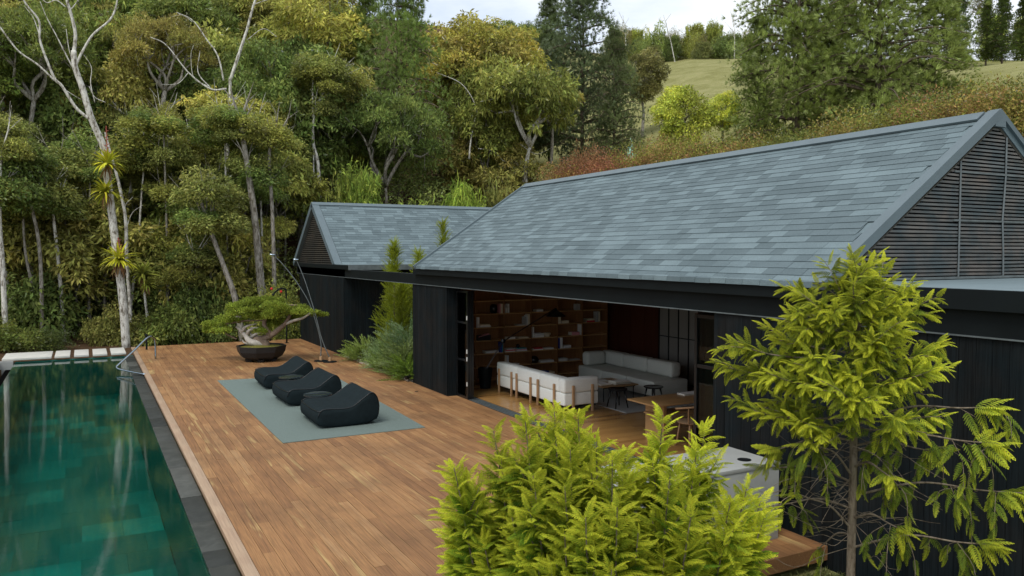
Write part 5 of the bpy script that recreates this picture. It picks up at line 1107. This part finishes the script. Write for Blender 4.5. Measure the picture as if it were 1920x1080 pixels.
tree(1352, 49, 172, 34, 'dense', (.25, .26, .03), 'pale lime tree between the bushy slope tree and the right-hand pine')
tree(108, 48, 212, 72, 'fine', GG, 'grey-green flat-topped tree left of the white-barked tree')
tree(270, 52, 60, 90, 'fine', (.12, .13, .03), 'fine-leaved olive tree between the white tree and the bare limbs')
tree(360, 55, 30, 95, 'u3', (.14, .135, .022), 'olive tree behind the bare white limbs near the top edge')
tree(420, 47, 145, 75, 'u2', OL, 'olive tree below the fork of bare white limbs')
tree(560, 50, 205, 62, 'dense', (.11, .12, .02), 'dense mid-green tree between the two umbrella crowns')
tree(300, 44, 330, 75, 'u3', (.10, .115, .022), 'tangled olive tree right behind the bromeliad trunk')
tree(395, 43, 380, 70, 'dense', (.085, .105, .02), 'dark leafy tree left of the bonsai with leaning trunk', lean=.8)
tree(70, 42, 360, 70, 'dense', MG, 'leafy green tree low at the left edge above the slab bridge')
tree(150, 43, 420, 62, 'fine', (.09, .12, .02), 'low green tree just left of the white trunk')
tree(20, 45, 215, 70, 'u3', (.10, .11, .025), 'olive tree at the far left edge beside the grey-green one')
tree(215, 50, 200, 70, 'u3', (.115, .12, .025), 'olive tree directly behind the topmost bromeliad')
tree(705, 52, 255, 50, 'u2', (.10, .11, .02), 'dark tree in the shade below the left pine')
for pts, r0 in [([(880, 300), (885, 255), (897, 215), (935, 190), (985, 180)], .10), ([(897, 218), (885, 185), (862, 158), (820, 140)], .07), ([(935, 190), (958, 168), (975, 155)], .05), ([(905, 212), (940, 150), (975, 125)], .05), ([(897, 280), (925, 285), (945, 303), (962, 300)], .05), ([(975, 272), (1005, 290), (1035, 278)], .04)]:
    mbw = MB(); limb(mbw, pts, r0, r0*.35, 50.5); mbw.build('branch', 'bark_white', broad, smooth=True)
# bare white limbs
wl_ = empty('bare_limbed_tree', (*pos(425, 45.), T1(*pos(425, 45.))), 'tree with forked bare white limbs spreading near the top of the forest', 'tree')
mb = MB(); R4 = 41.8
limb(mb, [(432, 560), (428, 420), (430, 300), (436, 200), (437, 150)], .16, .11, R4); mb.build('trunk', 'bark_white', wl_, smooth=True)
mb = MB()
for pts, r0, r1 in [([(437, 155), (458, 95), (470, 60), (485, 10), (500, -15)], .13, .07), ([(425, 155), (415, 110), (395, 80), (370, 45), (340, 30)], .07, .03), ([(430, 170), (400, 170), (360, 140), (320, 90), (290, 75)], .08, .03), ([(400, 168), (378, 140), (382, 100)], .05, .02), ([(470, 80), (500, 60), (525, 75)], .03, .015), ([(485, 15), (505, 8), (520, 5)], .04, .02), ([(360, 140), (340, 160), (310, 162)], .03, .015), ([(370, 48), (350, 35), (330, 38)], .02, .01), ([(395, 165), (370, 150), (365, 110), (370, 90)], .03, .012)]: limb(mb, pts, r0, r1, R4)
mb.build('branches', 'bark_white', wl_, smooth=True)
def snag(pts, r, r0, r1, lab, bark_='bark_grey', grp=None):
    x, y = pos(pts[0][0], r); e = empty('slender_trunk', (x, y, T1(x, y)), lab, 'tree trunk', grp); mb = MB(); z0 = T1(x, y)-.2
    P_ = [Vector((x, y, min(z0, zat(pts[0][0], pts[0][1], r))))]+[Vector(P3(a, b_, r)) for a, b_ in pts[1:]]; c = curve(P_, 5*len(P_)); mb.tube(c, lerp(r0, r1*.75, len(c)), 8); mb.build('trunk', bark_, e, smooth=True)
    mb = MB(); tip = c[-1]; d0 = (c[-1]-c[-4]).normalized(); kids = [(tip, d0, r1*.72, 1.0)]
    for k in range(3): kids.append((c[int(len(c)*random.uniform(.6, .9))], d0, r1*.35, .8))
    for (q, d, rr_, l_) in kids:
        for sg in (1, -1):
            v1 = (d+Vector((random.uniform(.2, .6)*sg, random.uniform(-.4, .4), .1))).normalized(); p1 = q+v1*l_*random.uniform(.7, 1); p2 = p1+(v1+Vector((random.uniform(-.5, .5), random.uniform(-.4, .4), .45))).normalized()*l_*random.uniform(.6, 1.1)
            mb.tube(curve([q, p1, p2], 8), lerp(rr_, .008, 9), 5, False)
            p3 = p1+(v1+Vector((sg*.7, .2, .2))).normalized()*l_*.7; mb.tube([p1, p3], [rr_*.5, .006], 4, False)
    mb.build('limbs', bark_, e, smooth=True)
    for q in [tip]+[kk[0] for kk in kids[1:]]:
        o = link('foliage', BUSH[random.choice(['b1', 'b2'])], e, q+Vector((random.uniform(-.4, .4), random.uniform(.1, .6), -.2))); w_ = random.uniform(.5, .95); o.scale = (w_, w_, w_*random.uniform(.6, .95)); o.rotation_euler.z = random.uniform(0, 6); o.color = (*random.choice([OL, MG, (.24, .26, .05)]), 1); o['kind'] = 'stuff'
snag([(500, 640), (488, 520), (478, 400), (462, 280), (455, 230)], 36.6, .20, .12, 'thick mottled trunk rising behind the bonsai', 'bark_grey')
snag([(513, 640), (514, 520), (512, 400), (508, 290), (520, 255)], 36.9, .11, .07, 'straight thin trunk beside the thick mottled one', 'bark_grey')
snag([(455, 640), (440, 560), (420, 500), (395, 430), (380, 380)], 35.6, .14, .09, 'trunk leaning left behind the bonsai foliage', 'bark_grey')
snag([(605, 420), (600, 330), (590, 270), (592, 220), (608, 180), (628, 150)], 43.5, .11, .06, 'wavy pale trunk above the left end of the wing roof', 'bark_white')
snag([(592, 220), (590, 170), (600, 150), (625, 145)], 43.5, .05, .02, 'short wavy pale limb crossing the trunk above the wing', 'bark_white')
snag([(345, 420), (320, 325), (285, 270), (262, 235)], 44, .09, .05, 'pale trunk slanting up to the left behind the thin bromeliad', 'bark_white')
for i, (pts, r0) in enumerate([([(8, 660), (5, 500), (2, 400), (8, 290)], .11), ([(75, 650), (76, 480), (60, 380), (30, 290), (10, 250)], .08), ([(118, 650), (112, 520), (104, 420), (100, 370)], .09), ([(88, 600), (70, 430), (45, 395)], .05), ([(30, 640), (12, 520), (0, 330)], .06), ([(160, 640), (150, 560), (130, 480), (118, 400)], .05), ([(178, 640), (176, 540), (180, 450)], .06), ([(135, 640), (108, 560), (98, 500)], .05), ([(355, 640), (352, 560), (365, 480)], .06), ([(410, 640), (400, 560), (385, 440), (372, 400)], .09), ([(310, 620), (300, 560), (310, 470)], .04)]):
    snag(pts, 36.5+.7*i % 5, r0, r0*.6, ['pale slender trunk at the picture\'s left edge', 'thin curved trunk leaning left over the slab bridge', 'mottled straight trunk above the second short slab', 'short thin trunk slanting between two others at the left', 'thin trunk bowed to the left at the forest edge', 'thin dark trunk bending left beside the white tree', 'thin trunk close to the left of the white tree', 'crooked sapling above the short slabs', 'thin sapling halfway between handrail and bonsai', 'mottled trunk leaning left beyond the deck', 'very thin sapling behind the handrail'][i], 'bark_grey' if i % 2 else 'bark_white', 'slender trunks at the forest edge')
AN2 = ['above the left end of the bridge', 'over the long slab', 'left of the white trunk', 'right of the bromeliad trunk', 'above the handrail', 'left of the leaning trunk', 'above the bonsai', 'left of the wing roof']
rb = random.Random(55)
for i in range(24):
    b0 = -10+i*23+rb.uniform(-8, 8); r = rb.uniform(38, 43); ln = rb.uniform(-35, 35); tp_ = rb.uniform(220, 420)
    snag([(b0, 640), (b0+ln*.2+rb.uniform(-6, 6), 560), (b0+ln*.6+rb.uniform(-8, 8), 470), (b0+ln, tp_+40), (b0+ln*1.2, tp_)], r, rb.uniform(.05, .09), .03, f"{['pale', 'mottled', 'greyish'][i%3]} {['straight', 'bowed'][i//3%2]} slim trunk deeper in the forest, {AN2[i//3]}", rb.choice(['bark_white', 'bark_grey']), 'slim trunks deeper in the forest')
# pines
pine(748, 50, -60, 330, 118, 'pine2', (.12, .16, .05), 'tall light-green pine behind the broad yellow-brown tree')
pine(690, 53, -20, 300, 75, 'pine', (.10, .13, .04), 'slimmer pine at the left flank of the tall light-green one')
pine(1090, 62, -40, 305, 125, 'pine2', PB_, 'big dark blue-green pine in the centre beside the meadow')
pine(1150, 60, 60, 300, 70, 'pine2', (.085, .105, .05), 'shorter dark pine leaning out right of the central pine')
pine(1030, 66, 0, 280, 70, 'pine', (.085, .11, .05), 'pointed pine on the left shoulder of the central pine')
pine(1640, 46, -190, 300, 205, 'pine2', (.15, .18, .06), 'huge spreading pine filling the upper right above the roof')
pine(1490, 47, -160, 300, 165, 'pine2', (.145, .175, .055), 'spreading pine on the left half of the huge pair')
pine(1560, 50, -220, 260, 150, 'pine', (.14, .17, .055), 'tall pine rising between the two spreading ones')
pine(1420, 48, 40, 310, 80, 'pine2', (.11, .14, .04), 'low pine nearest the lime tree on the slope')
pine(1740, 50, -60, 250, 100, 'pine', (.12, .145, .045), 'pine at the right flank of the huge one')
pine(1782, 110, -40, 125, 45, 'spruce', (.06, .085, .03), 'tall dark conifer on the ridge at the meadow\'s left edge')
pine(1838, 112, 5, 117, 30, 'spruce', (.055, .075, .02), 'first dark conical tree left of the ridge row on the right meadow')
pine(1868, 111, -15, 118, 34, 'spruce', (.05, .07, .02), 'middle dark conical tree of the ridge row on the right meadow')
pine(1905, 113, 0, 116, 34, 'spruce', (.055, .075, .02), 'dark conical tree at the picture edge on the right meadow')
pine(1930, 125, -120, 110, 30, 'pine', (.10, .10, .04), 'thin open tree towering over the ridge row at the right edge')
pine(1835, 128, -110, 90, 32, 'pine', (.10, .10, .04), 'thin tall open-crowned tree behind the ridge row')
# bushes near the wing and along the deck edge
bush(865, 42, 312, 54, 'weep', (.15, .215, .018), 'round weeping bright green bush behind the wing ridge')
bush(675, 43, 272, 62, 'bamboo', (.16, .21, .025), 'bright green leafy bush left of the weeping one')
bush(760, 41.5, 350, 70, 'bamboo', (.17, .21, .03), 'low yellow-green bamboo just over the wing ridge')
bush(630, 41, 330, 40, 'b1', (.15, .18, .03), 'small bright bush above the left end of the wing ridge')
bush(930, 44, 345, 45, 'b2', (.14, .14, .03), 'brownish bush at the left end of the long roof ridge')
bush(1090, 38, 260, 45, 'twig', (.16, .09, .035), 'reddish twiggy bush behind the long roof ridge', zb=2.)
bush(1020, 40, 300, 40, 'twig', (.13, .12, .04), 'thin olive bush where the long ridge begins', zb=2.)
bush(1185, 38, 268, 18, 'b1', (.28, .47, .47), 'small pale turquoise plant behind the roof ridge', zb=4)
def edge_bushes():
    rb = random.Random(4); k = 0; labs = {}
    spots = [(20, 36, 590, 70, 'b1'), (95, 35.5, 612, 45, 'twig'), (60, 38.5, 520, 80, 'b2'), (200, 37, 560, 50, 'b1'), (270, 36, 590, 45, 'b2'), (320, 35.5, 570, 55, 'b2'), (370, 37, 520, 60, 'b2'), (415, 36, 560, 45, 'b1'), (345, 39, 440, 60, 'b1'), (470, 36, 590, 45, 'b1'), (520, 36.2, 560, 50, 'b2'), (545, 36.5, 520, 45, 'b1'), (300, 40, 500, 65, 'b2'), (440, 39, 480, 50, 'b1'), (160, 40, 540, 45, 'twig')]
    nm = ['leafy bush at the left picture edge behind the slab bridge', 'twiggy shrub rising just behind the long slab', 'broad green bush above the long slab', 'bush just left of the white trunk\'s foot', 'bush right of the white trunk\'s foot', 'dark broad-leaved bush behind the handrail', 'large-leaved bush in the shade between handrail and bonsai', 'bush left of the bonsai foliage at the deck edge', 'round bush higher up between the two trunk groups', 'bush directly behind the bonsai pot', 'bush right behind the outdoor shower', 'tall bush against the far black wall', 'shadowy bush behind the handrail bush', 'bush between the leaning trunk and the thick one', 'thin shrub over the bare brown soil']
    for (px, r, top, hf, kd), lab in zip(spots, nm): bush(px, r, top, hf, kd, rb.choice([(.075, .10, .02), (.10, .12, .02), (.06, .085, .018), (.12, .12, .025)]), lab, group='bushes along the forest edge')
edge_bushes()
# low flowering shoots behind the bonsai
fs_ = empty('flowering_shrub', (*pos(515, 34), -.2), 'yellow-green shrub with red flowers peeping over the bonsai', 'shrub')
x_, y_ = pos(515, 34); o = link('foliage', BUSH['twig'], fs_, (x_, y_, -.2)); o.scale = (.85, .6, 1.15); o.color = (.24, .26, .03, 1); o['kind'] = 'stuff'
plain('petal_red', (.5, .02, .015), .6)
for k in range(5): a, b_ = random.choice([(500, 555), (530, 552), (532, 562), (470, 560), (498, 560), (508, 548)]); p = Vector(P3(a+random.uniform(-4, 4), b_+random.uniform(-6, 6), 33.2)); MB().lathe([(.02, p.z), (.06, p.z+.05), (.03, p.z+.12)], p.x, p.y, 6).build('flower', 'petal_red', fs_)

# hedge behind the house: two rows of mixed shrubs
def hedge():
    rb = random.Random(8); k = 0
    for i in range(58):
        px = 1060+i*16; r = 30+4*rb.random() if px > 1400 else 36+3*rb.random(); x, y = pos(px, r)
        if px > 1250: rr = 21.5+rb.random()*2; b_ = bearing(px); r = rr/math.sin(b_); x, y = pos(px, r)
        top = np.interp(px, [1060, 1150, 1300, 1450, 1600, 1750, 1830, 1920, 2000], [300, 285, 265, 262, 228, 195, 168, 170, 165])+rb.uniform(-14, 14)
        c = rb.choice([(.23, .24, .03), (.24, .19, .03), (.15, .18, .03), (.25, .14, .04), (.24, .26, .03)])
        if 1090 < px < 1180: c = (.26, .11, .04)
        z0 = 2.2 if px < 1250 else T1(x, y)-.3; s = rb.uniform(1.0, 1.35); zt = zat(px, top, r); sz = min(1.35, (zt-z0)/2.2)
        for zb_ in ((zt-2.2*sz, zt-2.2*sz-1.6) if zt-2.2*sz > z0+.2 else (zt-2.2*sz,)):
            o = link('foliage', BUSH['hed'], hg, (x, y, zb_)); o.scale = (s, s, sz); o.rotation_euler.z = rb.uniform(0, 6); o.color = (c[0], c[1]*.95, c[2], 1); o['kind'] = 'stuff'
        continue
        o.scale = (s, s, 1); o.rotation_euler.z = rb.uniform(0, 6); o.color = (c[0]*1.15, c[1]*1.15, c[2], 1); o['kind'] = 'stuff'
hg = empty('hedge', (22, 17, 3), 'long mixed hedge of reddish and yellow-green shrubs along the slope behind the roof', 'hedge'); hedge()
# far row of trees and bamboo on the meadow crest
G2 = 'bushes and bamboo along the meadow crest'; rb = random.Random(12)
far = [(1160, 128, 45, 22, 'twig', (.16, .15, .05), 'pale twiggy bush first in the crest row beside the pine'), (1190, 130, 50, 20, 'bamboo', (.20, .22, .03), 'yellow bamboo clump second in the crest row'), (1225, 128, 40, 24, 'b1', (.12, .15, .03), 'green bush on the crest under the bluish shoots'), (1262, 130, 55, 20, 'twig', (.17, .16, .06), 'grey-brown thin bush in the crest row'), (1298, 131, 40, 26, 'bamboo', (.20, .21, .02), 'tall bright bamboo in the middle of the crest row'), (1335, 129, 38, 24, 'bamboo', (.19, .21, .025), 'bright bamboo clump nearest the right-hand pine'), (1368, 128, 60, 20, 'twig', (.16, .17, .06), 'pale grey bush last in the crest row before the pine'), (1245, 129, 62, 18, 'twig', (.14, .11, .06), 'low brownish bush in front of the crest row'), (1310, 127, 70, 20, 'twig', (.15, .12, .06), 'low dry shrub in front of the tall bamboo'), (1400, 130, 55, 22, 'b1', (.13, .16, .03), 'green bush seen through the pine\'s left boughs'), (1855, 118, 20, 26, 'bamboo', (.26, .30, .03), 'bright yellow shrub glowing between dark ridge conifers'), (1905, 118, 28, 22, 'bamboo', (.26, .30, .03), 'bright yellow shrub at the right picture edge on the ridge')]
for (px, r, top, hf, kd, c, lab) in far: bush(px, r*(1.17 if px < 1500 else 1.03), top, hf, kd, c, lab, group=G2)
FN = ['behind the twiggy bush', 'beyond the yellow bamboo', 'beside the bluish shoots', 'left of the leaning sapling', 'right of the leaning sapling', 'behind the low dry shrub', 'between the two bamboo clumps', 'under the tall bamboo', 'beside the straight sapling', 'behind the pale grey bush', 'next to the pine boughs', 'at the foot of the crest row']
for i in range(24): bush(1140+i*11.5, 148+rb.uniform(-4, 10), rb.uniform(48, 85), 22, rb.choice(['b1', 'hed', 'twig', 'bamboo']), rb.choice([(.13, .14, .04), (.17, .18, .03), (.14, .12, .06), (.10, .13, .03)]), ('thick ' if i % 2 else 'loose ')+'shrub on the meadow crest '+FN[i//2], group=G2)
for i, (a, b_, lab) in enumerate([(1172, 1165, 'pale forked sapling standing on the crest left of the bamboo'), (1262, 1240, 'leaning white sapling on the crest'), (1372, 1369, 'straight white sapling on the crest near the pine')]):
    r = 146; e = empty('sapling', (*pos(a, r), T1(*pos(a, r))), lab, 'tree'); mb = MB(); z0 = T1(*pos(a, r)); x, y = pos(a, r)
    tp = Vector(P3(b_, 35, r)); mb.tube(curve([(x, y, z0), Vector((x, y, z0)).lerp(tp, .5)+Vector((.2, 0, 0)), tp], 8), lerp(.09, .03, 9), 6)
    for k in range(4): q = Vector((x, y, z0)).lerp(tp, .5+.12*k); mb.tube([q, q+Vector((random.uniform(-1.5, 1.5), random.uniform(-1, 1), 1.6))], [.06, .02], 4)
    mb.build('trunk', 'bark_white', e)
# small fence stake on the meadow
x, y = pos(1298, 75); z = T1(x, y); tag(MB().tube([(x, y, z-.2), (x+.25, y, z+2.2)], .06, 5).build('stake', 'bark_brown'), 'leaning wooden stake alone in the meadow', 'stake')

# the deep forest: every other tree between 40 and 95 metres on the wooded slope
def deep_forest():
    rb = random.Random(31); G3 = 'trees crowded on the wooded slope'; LB = 'broadleaf tree crowded among others on the wooded slope behind the pool'
    pal = [OL, (.11, .12, .022), (.085, .105, .02), (.15, .14, .03), (.13, .115, .025), (.07, .095, .02), (.10, .13, .022)]
    n_ = 0; seen = set()
    for r, step, jit in ((41, 95, 1.2), (46, 80, 1.5), (52, 72, 2), (58, 66, 2), (65, 60, 3), (74, 55, 3), (86, 50, 4)):
        px = -140+rb.uniform(0, step)
        while px < 1010:
            rr = r+rb.uniform(-jit, jit); x, y = pos(px, rr)
            lim = 560 if r < 44 else (760 if r < 50 else 1000)
            if 645 < px < 850 and r > 46: px += step*.9; continue
            if px < lim and not (r < 44 and (y < 36 or px > 540)):
                kd = rb.choice(['u2', 'u3', 'dense', 'dense', 'fine', 'u1']); hgt = rb.uniform(9.0, 13.5) if r > 44 else rb.uniform(5, 8.5); z = T1(x, y)+hgt; top = 474-(z-CAMH)*FPX/dep(px, rr)
                if px > 760: top = max(top, np.interp(px, [760, 820, 1000], [-20, 45, 55]))
                half = rb.uniform(2.3, 3.4)*FPX/dep(px, rr)
                AN = ['beyond the left picture edge', 'above the long bridge slab', 'left of the white trunk', 'behind the bromeliad trunk', 'above the pool handrail', 'between handrail and bonsai', 'above the bare white limbs', 'above the bonsai', 'behind the umbrella crown', 'left of the wing roof', 'above the wing gable', 'behind the wavy pale trunk', 'above the wing ridge', 'beside the weeping bush', 'behind the broad rounded tree', 'near the central pine']
                RW = {41: 'front row', 46: 'second row', 52: 'third row', 58: 'fourth row', 65: 'fifth row', 74: 'sixth row', 86: 'topmost row'}
                KD = {'u1': 'umbrella', 'u2': 'round', 'u3': 'full', 'dense': 'dense', 'fine': 'fine-leaved', 'big': 'broad'}
                cp = rb.choice(pal); tone = ['olive', 'dull olive', 'dark green', 'yellowish', 'brownish', 'deep green', 'mid-green'][pal.index(cp)]
                LB = f"{tone} {KD[kd]} tree on the wooded slope, {RW[r]}, {AN[int(np.clip((px+60)/66, 0, 15))]}"
                if LB in seen: LB = LB.replace('tree on the', 'slimmer-stemmed tree on the')
                seen.add(LB); tree(px, rr, top, half, kd, cp, LB, 'tree', G3, squash=rb.uniform(.9, 1.5), trunkr=rb.uniform(.09, .16)); n_ += 1
            px += step*rb.uniform(.8, 1.2)
    return n_
print('deep forest trees', deep_forest())
# understory: leaf mass filling the shade between trunks, one joined ground cover
def understory():
    g_ = np.random.default_rng(77); P_ = []
    for k in range(620):
        px = g_.uniform(-120, 900); r = g_.uniform(37.5, 66); x, y = pos(px, r); 
        if y < 34.5 or (px > 560 and r < 42): continue
        if 130 < px < 225 and r < 42: continue
        P_.append((x, y, T1(x, y)+g_.uniform(.2, 5.0)*(1 if r > 41 else .5)))
    parts = [clump(p, g_.uniform(.7, 1.4), 230, .8, .3, .17, .075, -.6) for p in P_]; v, f, ag = cat(parts)
    o = link('undergrowth', npmesh('undergrowth', v, f, ag), None, (0, 0, 0), 'leaf'); o.color = (.17, .21, .04, 1); tag(o, kind='stuff')
rng = np.random.default_rng(99); understory()
